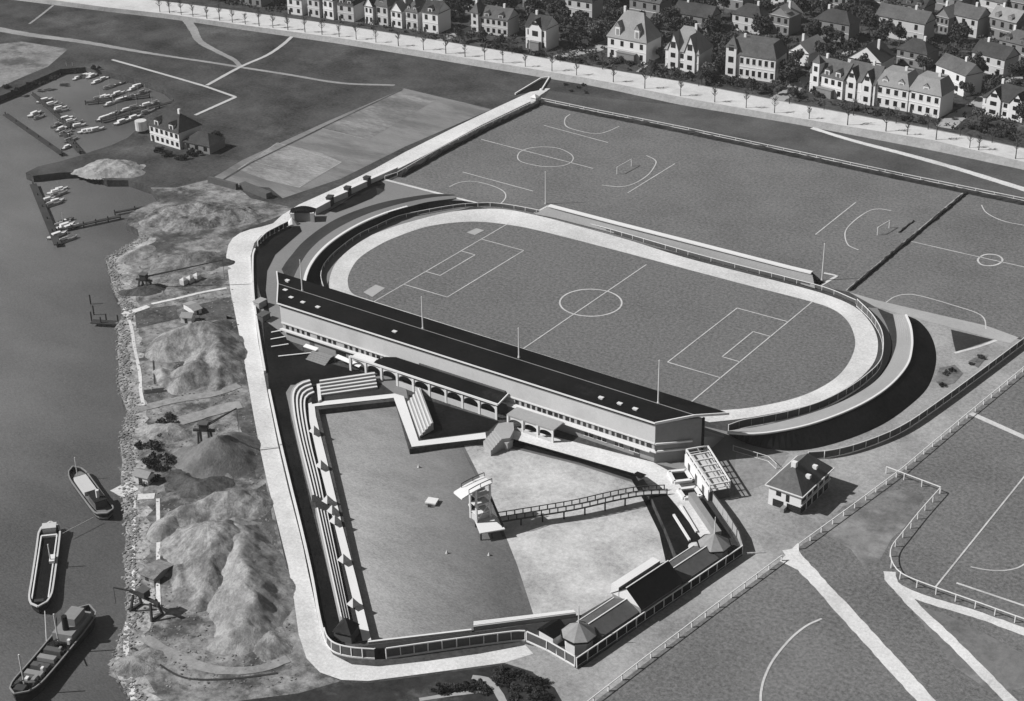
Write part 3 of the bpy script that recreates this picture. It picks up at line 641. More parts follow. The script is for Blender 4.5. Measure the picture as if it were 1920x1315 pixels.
# low ventilators on the roof: things standing on it
mv = MB(); mv.box(-.75, .75, -.5, .5, 0, .8); mv.prism([(-.95, -.7), (.95, -.7), (.95, .7), (-.95, .7)], .8, .98); vent = mv.mesh('roof_vent', M_CONC)
vent_px = [(539,528,13.0,'small white roof vent on the pitch side of the stand roof ridge'),(535,546,12.6,'small white roof vent by the ridge at the left end of the stand roof'),(546,560,12.3,'leftmost white roof vent along the rear eave of the stand'),(568,569,12.3,'second white roof vent from the left end along the rear eave'),(596,578,12.3,'white roof vent right of the pair at the left end eave'),(740,624,12.3,'lone white roof vent midway along the left half of the stand roof'),(1127,748,12.35,'leftmost of the three white roof vents near the right end of the stand'),(1162,759,12.3,'middle of the three white roof vents near the right end of the stand'),(1191,769,12.3,'rightmost of the three white roof vents near the right end of the stand')]
for u, v, z, lb in vent_px:
    o = add('roof_vent', vent); p = g(u, v, z); o.location = p - Vector((0, 0, .1)); o.scale = (.7, .7, .6); tag(o, lb, 'roof vent', 'vents on the grandstand roof')
def flagpole(p, h, label):
    rt = thing('flagpole', p, label, 'flagpole', 'flagpoles round the stadium')
    q = MB(); q.tube(p, p + Vector((0, 0, h)), .22, .11, 8); part('pole', q, M_WHITE, rt)
    q = MB(); q.tube(p + Vector((0, 0, h)), p + Vector((0, 0, h + .3)), .2, .05, 8); part('finial', q, M_WHITE, rt)
    q = MB(); q.tube(p, p + Vector((0, 0, .5)), .35, .3, 8); part('base', q, M_CONC, rt)
flagpole(g(567,546,12.9), 9.6, 'white flagpole at the left end of the grandstand roof'); flagpole(g(793,617,13.0), 9.6, 'tall white flagpole on the stand roof left of the halfway line')
flagpole(g(973,671,13.0), 8.6, 'white flagpole on the stand roof beside the halfway line'); flagpole(g(1234,757,13.0), 12.0, 'tall white flagpole near the right end of the stand roof')
flagpole(g(1023,383,0), 11.5, 'white flagpole at the left end of the far terrace'); flagpole(g(1541,526,0), 12.0, 'white flagpole at the right end of the far terrace')

# terrace restaurant with arcade in front of the stand
YA = -71.6
an = thing('terrace_annex', (-2, YA, 0), 'low annex with black roof and white arcade along the stand rear', 'annex')
q = MB(); xl, xr = -23.0, 17.4
rp = [(xl - 1, YA - .3, 4.9), (xr, YA - .3, 4.9), (xr + .6, YF - .1, 6.5), (xl + 4, YF - .1, 6.5), (xl + 1, YF - 1.0, 6.1), (xl - 1, YA + 1.2, 5.3)]
q.poly(rp); q.poly([Vector(p) + Vector((0, 0, -.3)) for p in rp[::-1]]); part('roof', q, M_ROOF, an)
q = MB(); q.bar((xl - 9, YA - .35, 4.75), (xr, YA - .35, 4.75), .3, .55); part('fascia', q, M_WHITE, an)
q = MB(); q.bar((xl + 8, YA - .2, 4.3), (xr, YA - .2, 4.3), .2, .5); part('gutter', q, M_BLACK, an)
q = MB(); q.bar((xr + .1, YA - .35, 4.85), (xr + .7, YF - .1, 6.45), .25, .4); part('verge_board', q, M_WHITE, an)
q = MB(); q.box(xl + 12, xr - .2, YF - .4, YF - .05, 6.6, 7.0); part('skylight_rail', q, M_GREYD, an)
def arch_bay(q, x0, x1, y, z0, z1, t=.35, spring=.5, n=10):
    """wall between two columns with a segmental arch opening"""
    w = x1 - x0; cx = (x0 + x1)/2; rr = w/2 - .35; hb = z0 + (z1 - z0)*spring*.92; top = z1 - .75
    xs = [cx + rr*math.cos(math.pi*(1 - k/n)) for k in range(n+1)]; zs = [hb + (top - hb)*math.sin(math.pi*k/n)**.85 for k in range(n+1)]
    for yy, flip in ((y, False), (y + t, True)):
        for k in range(n):
            c = [(xs[k], yy, zs[k]), (xs[k+1], yy, zs[k+1]), (xs[k+1], yy, z1), (xs[k], yy, z1)]; q.quad(*(c[::-1] if flip else c))
        for a, b in ((x0, xs[0]), (xs[-1], x1)):
            c = [(a, yy, z0), (b, yy, z0), (b, yy, z1), (a, yy, z1)]; q.quad(*(c[::-1] if flip else c))
    for k in range(n): q.quad((xs[k], y + t, zs[k]), (xs[k+1], y + t, zs[k+1]), (xs[k+1], y, zs[k+1]), (xs[k], y, zs[k]))
    for x in (xs[0], xs[-1]): q.quad((x, y, z0), (x, y + t, z0), (x, y + t, hb), (x, y, hb))
cols = [-32.4 + 5.45*i for i in range(10)]
for a, b in zip(cols, cols[1:]):
    q = MB(); arch_bay(q, a, b, YA, 0.1, 4.5); part('arch', q, M_CONC, an)
for x in cols:
    q = MB(); q.box(x - .32, x + .32, YA - .25, YA - .01, 0, 4.5); part('column', q, M_WHITE, an)
for a, b in zip(cols[3:], cols[4:]):
    q = MB(); q.box(a + .32, b - .32, YA - .12, YA - .02, 0, 1.75); part('parapet', q, M_RENDER, an)
q = MB(); q.box(cols[0], xr, YF - .35, YF - .2, 0.1, 3.2); part('back_wall', q, M_GREYD, an)
q = MB(); q.box(xl - 9, xl + 1, YA - .2, YF - .6, 4.2, 4.5); part('terrace_slab', q, M_CONC, an)
# right hand arcade
ar = thing('garden_arcade', (29, -73, 0), 'short white arcade of three arches right of the black roofed annex', 'arcade')
ax = [21.6 + 4.6*i for i in range(4)]
for a, b in zip(ax, ax[1:]):
    q = MB(); arch_bay(q, a, b, -73.3, 0.1, 3.6); part('arch', q, M_CONC, ar)
q = MB(); q.box(ax[0] - .3, ax[-1] + .4, -73.6, -69.0, 3.6, 3.95); part('roof', q, M_TERRACE, ar)
q = MB(); q.box(ax[0], ax[-1], -73.6, -73.4, 0.1, .9); part('parapet', q, M_RENDER, ar)
for x in ax:
    q = MB(); q.box(x - .25, x + .25, -73.65, -73.32, .05, 3.6); part('column', q, M_WHITE, ar)
q = MB(); q.box(18.2, 61.0, -69.0, -68.55, 3.3, 3.55); part('canopy', q, M_WHITE, ar)
# stalls and kiosks at the foot of the stand, left
def kiosk(px, w, d, h, label, m=M_CONC, rz=0.0):
    p = g(*px); rt = thing('kiosk', p, label, 'kiosk', 'kiosks at the foot of the stand', rz)
    q = MB(); q.box(-w/2, w/2, 0, d, 0, h); part('body', q, m, rt, local=True)
    q = MB(); q.prism([(-w/2 - .3, -.5), (w/2 + .3, -.5), (w/2 + .3, d + .2), (-w/2 - .3, d + .2)], h, h + .22); part('roof', q, M_RENDER, rt, local=True)
    q = MB(); q.box(-w/2 + .4, w/2 - .4, -.05, .1, .9, h - .5); part('counter_opening', q, M_GLASS, rt, local=True)
kiosk((562,640), 3.2, 2.4, 2.4, 'small pale kiosk nearest the left corner of the stand'); kiosk((590,650), 3.4, 2.0, 2.3, 'pale kiosk second from the left corner of the stand')
kiosk((617,659), 3.0, 2.0, 2.3, 'low pale kiosk behind the stepped terrace'); kiosk((640,672), 4.4, 2.4, 2.6, 'grey kiosk with wide dark counter left of the arcade', M_GREY)
def awning(pa, pb, label):
    a, b = g(pa[0], pa[1], 1.8), g(pb[0], pb[1], 1.8); rt = thing('awning', (a.x, a.y, 0), label, 'awning', 'white awnings at the foot of the stand')
    q = MB(); q.quad(a, b, b + Vector((.2, 1.1, .5)), a + Vector((.2, 1.1, .5))); q.quad(a + Vector((.2, 1.1, .42)), b + Vector((.2, 1.1, .42)), b + Vector((0, 0, -.08)), a + Vector((0, 0, -.08))); part('cloth', q, M_WHITE, rt)
    for p in (a, b):
        q = MB(); q.tube((p.x, p.y, 0.1), p, .07); part('pole', q, M_STEEL, rt)
awning((568,650), (592,658), 'short white awning by the kiosks left of the arcade'); awning((628,670), (673,689), 'long white awning meeting the left end of the arcade')
# terrace steps between the kiosks
q = MB(); c = g(606,672)
for k in range(5): q.box(c.x - 3.5 + .0*k, c.x + 3.5, c.y - 3.4 + k*.6, c.y + .6, 0.05 + .0*k, .3 + .3*k)
solo('steps', q, M_GREY, 'broad concrete steps below the kiosks at the stand foot', 'steps', loc=(c.x, c.y, 0))
for k, (a, b, lb) in enumerate((((509,626),(530,622),'first'), ((508,639),(535,634),'second'), ((509,653),(541,648),'third'), ((522,671),(588,664),'fourth and longest'))):
    q = MB(); p, r = g(*a), g(*b); q.obox(p, r, .45, .4, .55); t = (r - p).normalized()
    o = thing('bench', p, lb + ' pale bench row from the stand corner on the dark lawn', 'bench', 'bench rows beside the left end of the stand')
    part('seat', q, M_CONC, o)
    for s in (.1, .5, .9):
        q = MB(); m_ = p.lerp(r, s); q.box(m_.x - .15, m_.x + .15, m_.y - .15, m_.y + .15, 0.05, .4); part('support', q, M_GREYD, o)

# ================================================================== BATHING POOL
ZW = -1.6
wp = [Vector((p.x, p.y, 0)) for p in pool]
mb = sheet_mb([wp], ZW); structure('pool_water', mb, M_POOL)
# sandy beach rising out of the water
edge_px = [(868,832),(905,905),(940,985),(970,1060),(1000,1152)]
ez = gs(edge_px, ZW + .05)
land_px = [(1086,1160),(1185,1105),(1262,1050),(1242,992),(1214,936),(1186,905),(1085,872),(965,842),(905,838)]
mb = sheet_mb([ez + gs(land_px, ZW + .05)], ZW + .06); structure('beach', mb, M_SAND)
wet = MB(); ribbon(wet, smooth_curve(ez, 6), 1.8, ZW + .03); structure('wet_sand', wet, mat('wet_sand', 0.11, 0.3, 0.4, 1.0))
# dark strip at the foot of the terrace walls
mb = sheet_mb([gs([(905,826),(965,822),(1085,856),(1192,888),(1216,930),(1244,992),(1264,1050),(1250,1062),(1236,1000),(1206,938),(1184,900),(1085,868),(965,838)], ZW)], ZW + .12); structure('dark_foot_strip', mb, M_DARK)
# lawns and promenades round the basin
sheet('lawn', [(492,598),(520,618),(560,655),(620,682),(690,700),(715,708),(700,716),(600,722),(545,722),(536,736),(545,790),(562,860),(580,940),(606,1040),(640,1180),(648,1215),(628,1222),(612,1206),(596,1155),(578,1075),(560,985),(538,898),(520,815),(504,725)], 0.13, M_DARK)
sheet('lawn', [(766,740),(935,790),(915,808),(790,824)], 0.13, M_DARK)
sheet('lawn', [(600,735),(740,716),(742,738),(590,755),(578,762),(584,810),(607,880),(640,1010),(680,1200),(660,1205),(620,1060),(580,900),(560,800),(556,760),(566,740)], 0.10, M_LAWN)
sheet('terrace_paving', [(536,736),(545,722),(600,721),(706,706),(745,700),(760,722),(765,748),(742,740),(705,712),(598,727),(570,730),(553,748),(556,790),(548,790)], 0.16, M_CINDER)
sheet('pool_promenade', [(578,757),(583,755),(740,738),(757,743),(785,827),(910,811),(912,822),(772,838),(738,746),(590,762),(592,780),(612,860),(640,978),(668,1085),(696,1200),(680,1202),(652,1085),(625,975),(598,870),(580,790)], 0.19, M_WHITE)
sheet('pool_promenade', [(958,798),(1225,867),(1256,884),(1290,930),(1338,1002),(1318,1014),(1270,950),(1238,912),(1214,895),(1085,858),(958,822)], 0.10, M_PATH)
sheet('planting_bed', [(1195,884),(1212,890),(1200,897),(1186,890)], 0.2, M_DARK)
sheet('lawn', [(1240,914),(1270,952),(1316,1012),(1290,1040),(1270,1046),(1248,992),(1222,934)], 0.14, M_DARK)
sheet('planting_bed', [(1196,902),(1206,898),(1216,912),(1202,915)], 0.18, M_DARK)
# paved walk along the lower edge
sheet('terrace_paving', [(690,1210),(888,1186),(1088,1158),(1100,1175),(1020,1200),(985,1192),(720,1224),(640,1222)], 0.12, M_LAWN)
q = MB(); 
for a, b in zip(gs([(690,1207),(884,1184)]), gs([(690,1207),(884,1184)])[1:]): q.obox(a, b, .5, 0.0, .55)
solo('low_wall', q, M_CONC, 'low pale wall along the lower left edge of the pool', 'wall', loc=g(690,1207))
def tiers(name, label, rows, h=.42, z0=.15, group='seating terraces round the pool', flip=False):
    """stepped seats; rows = list of polylines from the lowest to the highest edge"""
    rt = thing(name, rows[0][0], label, 'seating terrace', group)
    for k, (a, b) in enumerate(zip(rows, rows[1:])):
        q = MB(); z = z0 + h*(k+1); n = len(a)
        A = [Vector((p.x, p.y, z)) for p in a]; B = [Vector((p.x, p.y, z)) for p in b]
        Al = [Vector((p.x, p.y, 0.05)) for p in a]; Bl = [Vector((p.x, p.y, 0.05)) for p in b]
        # pale plank at the front of each tier
        q.loft(A, B); q.loft(Al, A); q.loft(B, Bl)
        q.quad(Al[0], A[0], B[0], Bl[0]); q.quad(A[-1], Al[-1], Bl[-1], B[-1])
        o = part('tier', q, M_TERRACE, rt)
        s = MB(); m1 = [p.lerp(w, .08) for p, w in zip(A, B)]; m2 = [p.lerp(w, .55) for p, w in zip(A, B)]
        s.loft([p + Vector((0, 0, .12)) for p in m1], [p + Vector((0, 0, .12)) for p in m2]); s.loft([p + Vector((0, 0, .02)) for p in m1], [p + Vector((0, 0, .12)) for p in m1]); s.loft([p + Vector((0, 0, .12)) for p in m2], [p + Vector((0, 0, .02)) for p in m2])
        part('seat_plank', s, M_WHITE, o)
    return rt
def fan(inner_px, outer_px, n, N=30, sm=True):
    a = curve_px(inner_px, 0, N) if sm else resample(gs(inner_px), N); b = curve_px(outer_px, 0, N) if sm else resample(gs(outer_px), N)
    return [[p.lerp(w, k/n) for p, w in zip(a, b)] for k in range(n+1)]
tiers('seating_terrace', 'long curving white seat tiers left of the pool, upper section', fan([(590,740),(578,746),(573,756),(575,785),(585,840),(600,900),(608,940)], [(581,722),(560,729),(547,745),(547,775),(555,820),(572,890),(585,941)], 4))
tiers('seating_terrace', 'straight white seat tiers left of the pool, lower section', fan([(615,965),(660,1182)], [(592,965),(637,1168)], 4, 6, False))
tiers('seating_terrace', 'block of pale seat tiers above the pool, below the dark lawn', fan([(602,745),(708,730)], [(600,726),(703,711)], 5, 4, False))
tiers('seating_terrace', 'slanting block of seat tiers right of the upper pool arm', fan([(764,757),(787,822)], [(788,740),(813,807)], 5, 4, False))
tiers('seating_terrace', 'long white seat tiers along the bottom of the pool beside the pavilion', fan([(888,1169),(1075,1147)], [(888,1183),(1080,1158)], 3, 6, False), h=.3)
# dark gangway stones beside the upper block
q = MB(); q.prism([g(582,727), g(593,725), g(596,757), (g(585,759))], 0.17, .35); solo('gangway', q, M_BLACK, 'dark gangway between the curved tiers and the upper seat block', 'gangway', loc=g(589,742))
q = MB(); q.prism([g(594,725), g(600,724), g(603,754), g(597,757)], 0.17, .8); solo('low_wall', q, M_CONC, 'short pale wall beside the dark gangway above the pool', 'wall', loc=g(598,740))
# low wall along the river promenade
for px, lb in (([(478,470),(474,490),(476,560),(487,640),(497,700)], 'low white wall beside the river promenade left of the stand'), ([(505,735),(523,820),(543,905),(564,990),(584,1078),(598,1155),(608,1196),(614,1208)], 'long low white wall beside the river promenade left of the pool')):
    pts = curve_px(px, 0.05); q = MB(); curb(q, pts, .55, 0.0, .8); solo('promenade_wall', q, M_CONC, lb, 'wall', 'walls beside the river promenade', loc=pts[0])
# parasol tents
def tent(u, v, label, r=1.2):
    p = g(u, v, .19); rt = thing('sun_tent', p, label, 'tent', 'pyramid tents beside the pool', rz=-.96)
    q = MB(); q.cone((0, 0), r*1.25, 1.0, 2.7, 4, 0); part('canopy', q, M_RENDER, rt, local=True)
    q = MB(); q.tube((0, 0, 0), (0, 0, 2.6), .09); part('pole', q, M_STEEL, rt, local=True)
for u, v, lb in ((590,815,'topmost small pyramid tent left of the pool'),(603,880,'second pyramid tent down the left side of the pool'),(615,946,'upper pyramid tent of the middle three left of the pool'),(624,965,'middle pyramid tent of the three beside the seat gap'),(629,984,'lowest pyramid tent of the three beside the seat gap'),(645,1057,'pyramid tent alone beside the lower seat tiers'),(663,1140,'lowest pyramid tent on the left pool promenade')):
    tent(u, v, lb)
p = g(650,1195); hut = thing('beach_hut', p, 'dark pointed hut at the foot of the left seat tiers', 'hut', rz=.25)
q = MB(); q.box(-2, 2, -1.8, 1.8, 0, 2.4); part('wall', q, M_GREYD, hut, local=True)
q = MB(); q.cone((0, 0), 3.1, 2.4, 5.2, 4, math.pi/4); part('roof', q, M_HEDGE, hut, local=True)
# pool fence round the lower boundary
fence('pool_fence', 'white framed dark panel fence rounding the lower left pool corner', curve_px([(609,1196),(615,1212),(630,1225),(662,1233),(703,1236)], 0.05, 24), 2.3, 2.6, .2, M_WHITE, M_PANEL, rails=(1.0, .1), railw=.22, panel_z=(.12, .96), plinth=M_CONC)
fence('pool_fence', 'white framed dark panel fence along the bottom of the pool', curve_px([(725,1235),(851,1217),(960,1203),(985,1202)], 0.05, 24), 3.0, 2.6, .2, M_WHITE, M_PANEL, rails=(1.0, .1), railw=.26, panel_z=(.12, .96), plinth=M_CONC)
q = MB(); a, b = g(703,1236), g(725,1235); q.obox(a, b, .3, .05, 2.7); solo('fence_gate', q, M_BLACK, 'black gate in the panel fence below the pool', 'gate', loc=a)
fence('pool_fence', 'slanting white framed fence between bottom pool fence and road corner', gs([(988,1203),(1028,1221),(1078,1250)], 0.05), 2.9, 2.6, .2, M_WHITE, M_PANEL, rails=(1.0, .1), railw=.22, panel_z=(.12, .96), plinth=M_CONC)
fence('pool_fence', 'long white framed fence beside the road behind the changing cabins', gs([(1082,1252),(1391,1041)], 0.05), 3.0, 2.5, .22, M_WHITE, M_BLACK, rails=(1.0, .12), railw=.22, panel_z=(.14, .95), plinth=M_GREYD)
fence('pool_fence', 'dark railed fence on the forecourt side of the pool garden', gs([(1392,1036),(1385,1012),(1362,975),(1336,940)], 0.05), 3.2, 2.4, .16, M_STEEL, mat('pale_panel', .33, .15, .3, 1.), rails=(1.0,), railw=.25, panel_z=(.05, .9))

# changing cabins with two pavilions
pA, pB = g(1085,1212), g(1338,1043)
ax_d = (pB - pA).normalized(); ang = math.atan2(ax_d.y, ax_d.x); LL = (pB - pA).length
def pavilion(p, label, white=True):
    rt = thing('pavilion', p, label, 'pavilion', 'pavilions at the ends of the changing cabins')
    q = MB(); pts = [(p.x + 3.1*math.cos(k*math.pi/4 + .3), p.y + 3.1*math.sin(k*math.pi/4 + .3)) for k in range(8)]; q.prism(pts, 0, 3.4); wl_ = part('wall', q, M_CONC, rt)
    q = MB()
    for k in range(8):
        a, b = pts[k], pts[(k+1) % 8]; m0 = (a[0]*.75 + b[0]*.25, a[1]*.75 + b[1]*.25); m1 = (a[0]*.25 + b[0]*.75, a[1]*.25 + b[1]*.75); q.obox(m0, m1, .12, 1.3, 2.7)
    part('window', q, M_GLASS, wl_) if not white else None
    q = MB(); q.cone((p.x, p.y), 3.9, 3.4, 6.2, 8, .3); rf_ = part('roof', q, M_ROOFL, rt)
    q = MB()
    for k in range(8):
        a = Vector((p.x + 3.9*math.cos(k*math.pi/4 + .3), p.y + 3.9*math.sin(k*math.pi/4 + .3), 3.42)); b = Vector((p.x + 3.9*math.cos((k+1)*math.pi/4 + .3), p.y + 3.9*math.sin((k+1)*math.pi/4 + .3), 3.42)); q.bar(a, b, .22, .3)
    part('eave', q, M_BLACK, rt)
    q = MB(); q.tube(p + Vector((0, 0, 6)), p + Vector((0, 0, 10.5)), .17, .09); part('flag_mast', q, M_CONC, rt)
pavilion(pA, 'octagonal pavilion with conical roof at the bottom corner of the pool')
pavilion(pB, 'round roofed pavilion near the forecourt fence beside the cabins')
def cabins(s0, s1, w, he, hr, label, m_roof, off=0.0):
    rt = thing('changing_cabins', pA + ax_d*s0, label, 'cabins', None, ang); L_ = s1 - s0
    q = MB(); q.box(0, L_, -w/2 + off, w/2 + off, 0, he); part('wall', q, M_GREY, rt, local=True)
    q = MB(); o = .4
    for sgn in (1, -1):
        a = [(-.2, sgn*(w/2 + o) + off, he - .1), (L_ + .2, sgn*(w/2 + o) + off, he - .1), (L_ + .2, off, hr), (-.2, off, hr)]
        q.quad(*(a if sgn < 0 else a[::-1])); q.quad(*[(x, y, z - .15) for x, y, z in (a[::-1] if sgn < 0 else a)])
    part('roof', q, m_roof, rt, local=True)
    for x in (0.0, L_):
        q = MB(); q.poly([(x, -w/2 + off, he), (x, w/2 + off, he), (x, off, hr - .1)]); part('gable', q, M_WHITE, rt, local=True)
    q = MB(); q.bar((-.2, off, hr + .05), (L_ + .2, off, hr + .05), .25, .12); part('ridge_cap', q, M_CONC, rt, local=True)
    q = MB(); q.bar((-.2, w/2 + o + off, he), (L_ + .2, w/2 + o + off, he), .22, .25); part('gutter', q, M_CONC, rt, local=True)
    return rt
G2 = mat('grey_felt_roof', .085, .25, .4, 1.0)
cabins(3.2, 15.0, 6.4, 2.6, 4.1, 'low grey roofed changing cabins next to the bottom corner pavilion', G2)
cabins(29.0, LL - 3.0, 6.4, 2.6, 4.1, 'low grey roofed changing cabins next to the forecourt pavilion', G2)
hall = cabins(15.2, 28.8, 8.0, 3.6, 7.0, 'taller black roofed hall in the middle of the changing cabins', M_ROOF)
q = MB(); q.box(-.1, 13.7, 2.2, 4.3, 3.6, 6.0); part('clerestory', q, M_WHITE, hall, local=True)
# small dark entrance hut beside the bottom pavilion
p = g(1036,1198); e = thing('entrance_hut', p, 'small black roofed hut with white gable beside the bottom pavilion', 'hut', rz=ang)
q = MB(); q.box(-2, 2, -2, 2, 0, 2.5); part('wall', q, M_WHITE, e, local=True)
q = MB(); q.quad((-2.3, -2.4, 2.4), (2.3, -2.4, 2.4), (2.3, 0, 4), (-2.3, 0, 4)); q.quad((2.3, 2.4, 2.4), (-2.3, 2.4, 2.4), (-2.3, 0, 4), (2.3, 0, 4)); q.poly([(-2.25, -2.4, 2.4), (-2.25, 0, 4), (-2.25, 2.4, 2.4)]); q.poly([(2.25, -2.4, 2.4), (2.25, 2.4, 2.4), (2.25, 0, 4)]); part('roof', q, M_ROOF, e, local=True)
# garden benches beside the right walk
for a, b, lb in (((1263,968),(1293,1016),'inner pale bench line on the dark lawn below the right walk'), ((1276,950),(1306,1000),'outer pale bench line beside the right walk')):
    q = MB(); pa_, pb_ = g(*a), g(*b); q.obox(pa_, pb_, .5, .14, .6); solo('garden_bench', q, M_CONC, lb, 'bench', loc=pa_)
q = MB(); c_ = g(1306,1026); q.cone((c_.x, c_.y), 2.0, .1, 1.3, 14); solo('sun_shelter', q, M_PLANK, 'pale rounded shelter beside the forecourt pavilion', 'shelter', loc=c_)
# grey wall strip along the right walk
a, b = g(1296,938), g(1346,1012); q = MB(); q.obox(a, b, 1.6, 0.05, 2.2); solo('garden_wall', q, M_GREY, 'thick grey wall between the right walk and the forecourt fence', 'wall', loc=a)
a, b = g(1315,938), g(1372,1022); sheet('lawn', [(1310,935),(1330,932),(1388,1030),(1352,1040)], .13, M_LAWN)

# stair platform between arcade and pool
c_ = g(944,812); st = thing('stair_platform', c_, 'faceted stone platform with steps in front of the arcade', 'platform')
q = MB(); pp = [g(926,806,1.6), g(934,795,1.6), (g(962,790,1.6)), g(964,806,1.6), g(956,822,1.6), g(940,824,1.6)]; q.prism(pp, -1.5, 1.7); part('platform', q, M_TERRACE, st)
q = MB()
a = pp[0]; b = pp[-1]
dv = ((a + b)/2 - (pp[2] + pp[3])/2); dv.z = 0; dv.normalize()
for k in range(5):
    a2, b2 = a + dv*.8*k, b + dv*.8*k; q.prism([a2, b2, b2 + dv*.8, a2 + dv*.8], -1.5, 1.4 - .33*k)
part('steps', q, M_TERRACE, st)
q = MB(); c2 = g(949,829,0); q.prism([(c2.x - 1.1, c2.y - 1.4), (c2.x + 1.4, c2.y - 1.4), (c2.x + 1.4, c2.y + .9), (c2.x - 1.1, c2.y + .9)], -1.5, .7); part('pier', q, M_TERRACE, st)

# diving tower
dz = .9
dk = gs([(878,945),(888,940),(934,972),(947,992),(900,1000)], dz)
dt = thing('diving_tower', (dk[4].x, dk[4].y, ZW), 'white timber diving tower with curved top board and lower deck', 'diving tower')
q = MB(); q.prism(dk, dz - .3, dz); part('deck', q, M_WHITE, dt)
for k, p in enumerate(dk + [dk[4].lerp(dk[0], .5), dk[4].lerp(dk[3], .5)]):
    c = p.lerp((dk[0] + dk[3])/2, .12); q = MB(); q.tube((c.x, c.y, ZW - 1), (c.x, c.y, dz - .3), .22); part('pile', q, M_WOOD, dt)
bl, br_ = g(894,980, dz), g(920,970, dz)
ux = (br_ - bl); ux.z = 0; wx = ux.length; ux.normalize(); uy = Vector((-ux.y, ux.x, 0)); HT = 10.2
post4 = [bl, br_, br_ + uy*2.6, bl + uy*2.6]
for p in post4:
    q = MB(); q.bar(p, p + Vector((0, 0, HT - dz)), .42); part('post', q, M_WHITE, dt)
for z, lb in ((3.0, 'lower_stage'), (5.3, 'middle_stage'), (7.6, 'upper_stage')):
    q = MB(); b4 = [p + (bl - br_).normalized()*0 for p in post4]; q.prism([Vector((p.x, p.y, 0)) for p in b4], z - .25, z); part('stage', q, M_CONC, dt)
q = MB(); q.prism([bl + uy*.3, br_ + uy*.3, br_ + uy*2.3, bl + uy*2.3], dz, dz + 1.5); part('cabin', q, M_RENDER, dt)
q = MB(); q.prism([post4[3] + uy*.25, post4[2] + uy*.25, post4[2] + uy*.4, post4[3] + uy*.4], dz, 9.3); part('back_screen', q, M_WOOD, dt)
for k in range(2):
    q = MB(); q.bar(post4[k] + Vector((0, 0, .5)), post4[1-k] + Vector((0, 0, 4.2 + k*.2)), .14); part('brace', q, M_WHITE, dt)
q = MB(); nA = 8; L1 = wx + 4.6; base = br_ + ux*.4 - uy*.5
crv = [base - ux*(L1*k/nA) + Vector((0, 0, HT - dz + .35 - 1.3*(k/nA)**2)) for k in range(nA+1)]
q.loft(crv, [p + uy*3.6 for p in crv]); q.loft([p + uy*3.6 - Vector((0, 0, .3)) for p in crv], [p - Vector((0, 0, .3)) for p in crv]); q.loft([p - Vector((0, 0, .3)) for p in crv], crv); q.loft([p + uy*3.6 for p in crv], [p + uy*3.6 - Vector((0, 0, .3)) for p in crv])
part('top_board', q, M_WHITE, dt)
for s in (.15, 3.4):
    q = MB(); rr = [p + uy*s + Vector((0, 0, 1.0)) for p in crv[:7]]
    for a, b in zip(rr, rr[1:]): q.bar(a, b, .16)
    for p in (rr[0], rr[3], rr[-1]): q.bar(p - Vector((0, 0, 1)), p, .12)
    part('handrail', q, M_STEEL, dt)
q = MB(); q.bar(dk[3] + Vector((-.8, .4, 0)), br_ + ux*.25 + uy*1.2 + Vector((0, 0, 6.5)), .6, .12); part('ladder', q, M_WOOD, dt)
# footbridge
fb_px = [(936,974),(1010,962),(1080,950),(1150,934),(1200,925),(1248,922)]
fbz = [.9, 1.1, 1.3, 1.4, 1.1, .3]
fp = smooth_curve([g(u, v, z) for (u, v), z in zip(fb_px, fbz)], 6)
fb = thing('footbridge', fp[0], 'long wooden footbridge with dark handrails from the beach walk to the diving tower', 'footbridge')
q = MB(); A_, B_ = MB(), MB(); ribbon(q, fp, 1.9); part('deck', q, M_PLANK, fb)
nrm = []
for i, p in enumerate(fp):
    d = (fp[min(i+1, len(fp)-1)] - fp[max(i-1, 0)]); d.z = 0; d.normalize(); nrm.append(Vector((-d.y, d.x, 0)))
pm = MB(); pm.box(-.1, .1, -.1, .1, -.3, 1.35); pme = pm.mesh('rail_post', M_WOOD)
for s in (.95, -.95):
    sd = [p + n_*s for p, n_ in zip(fp, nrm)]
    q = MB()
    for a, b in zip(sd, sd[1:]): q.bar(a + Vector((0, 0, 1.3)), b + Vector((0, 0, 1.3)), .2, .16)
    part('handrail', q, M_WOOD, fb)
    q = MB()
    for a, b in zip(sd, sd[1:]): q.bar(a - Vector((0, 0, .15)), b - Vector((0, 0, .15)), .2, .34)
    part('beam', q, M_WOOD, fb)
    for p in resample(sd, 22): add('rail_post', pme, fb, p - fp[0])
for p in resample(fp, 9)[1:-1]:
    q = MB(); q.tube((p.x, p.y, ZW - .5), (p.x, p.y, p.z - .2), .2); part('pile', q, M_WOOD, fb)
# raft and buoys
p = g(810,944,ZW); rt = thing('bathing_raft', p, 'small pale bathing raft on floats left of the diving tower', 'raft', rz=.3)
q = MB(); q.box(-1.35, 1.35, -1.25, 1.25, .5, .85); part('deck', q, M_WHITE, rt, local=True)
for s in (-.9, .9):
    q = MB(); q.tube((s, -1.2, .1), (s, 1.2, .1), .36, .42, 10); part('float', q, M_GREY, rt, local=True)
q = MB(); q.box(-.4, .4, -1.9, -1.6, -.3, .8); part('ladder', q, M_WOOD, rt, local=True)
for u, v, lb in ((785,877,'white buoy floating below the upper pool arm'), (838,1038,'white buoy left of the diving tower deck'), (917,1042,'white buoy just below the diving tower deck')):
    p = g(u, v, ZW); q = MB(); q.cone(p, .38, p.z + .1, p.z + 1.0, 8); q.cone((p.x, p.y), .38, p.z + .1, p.z - .4, 8); solo('buoy', q, M_BOAT, lb, 'buoy', 'buoys in the pool', loc=p)

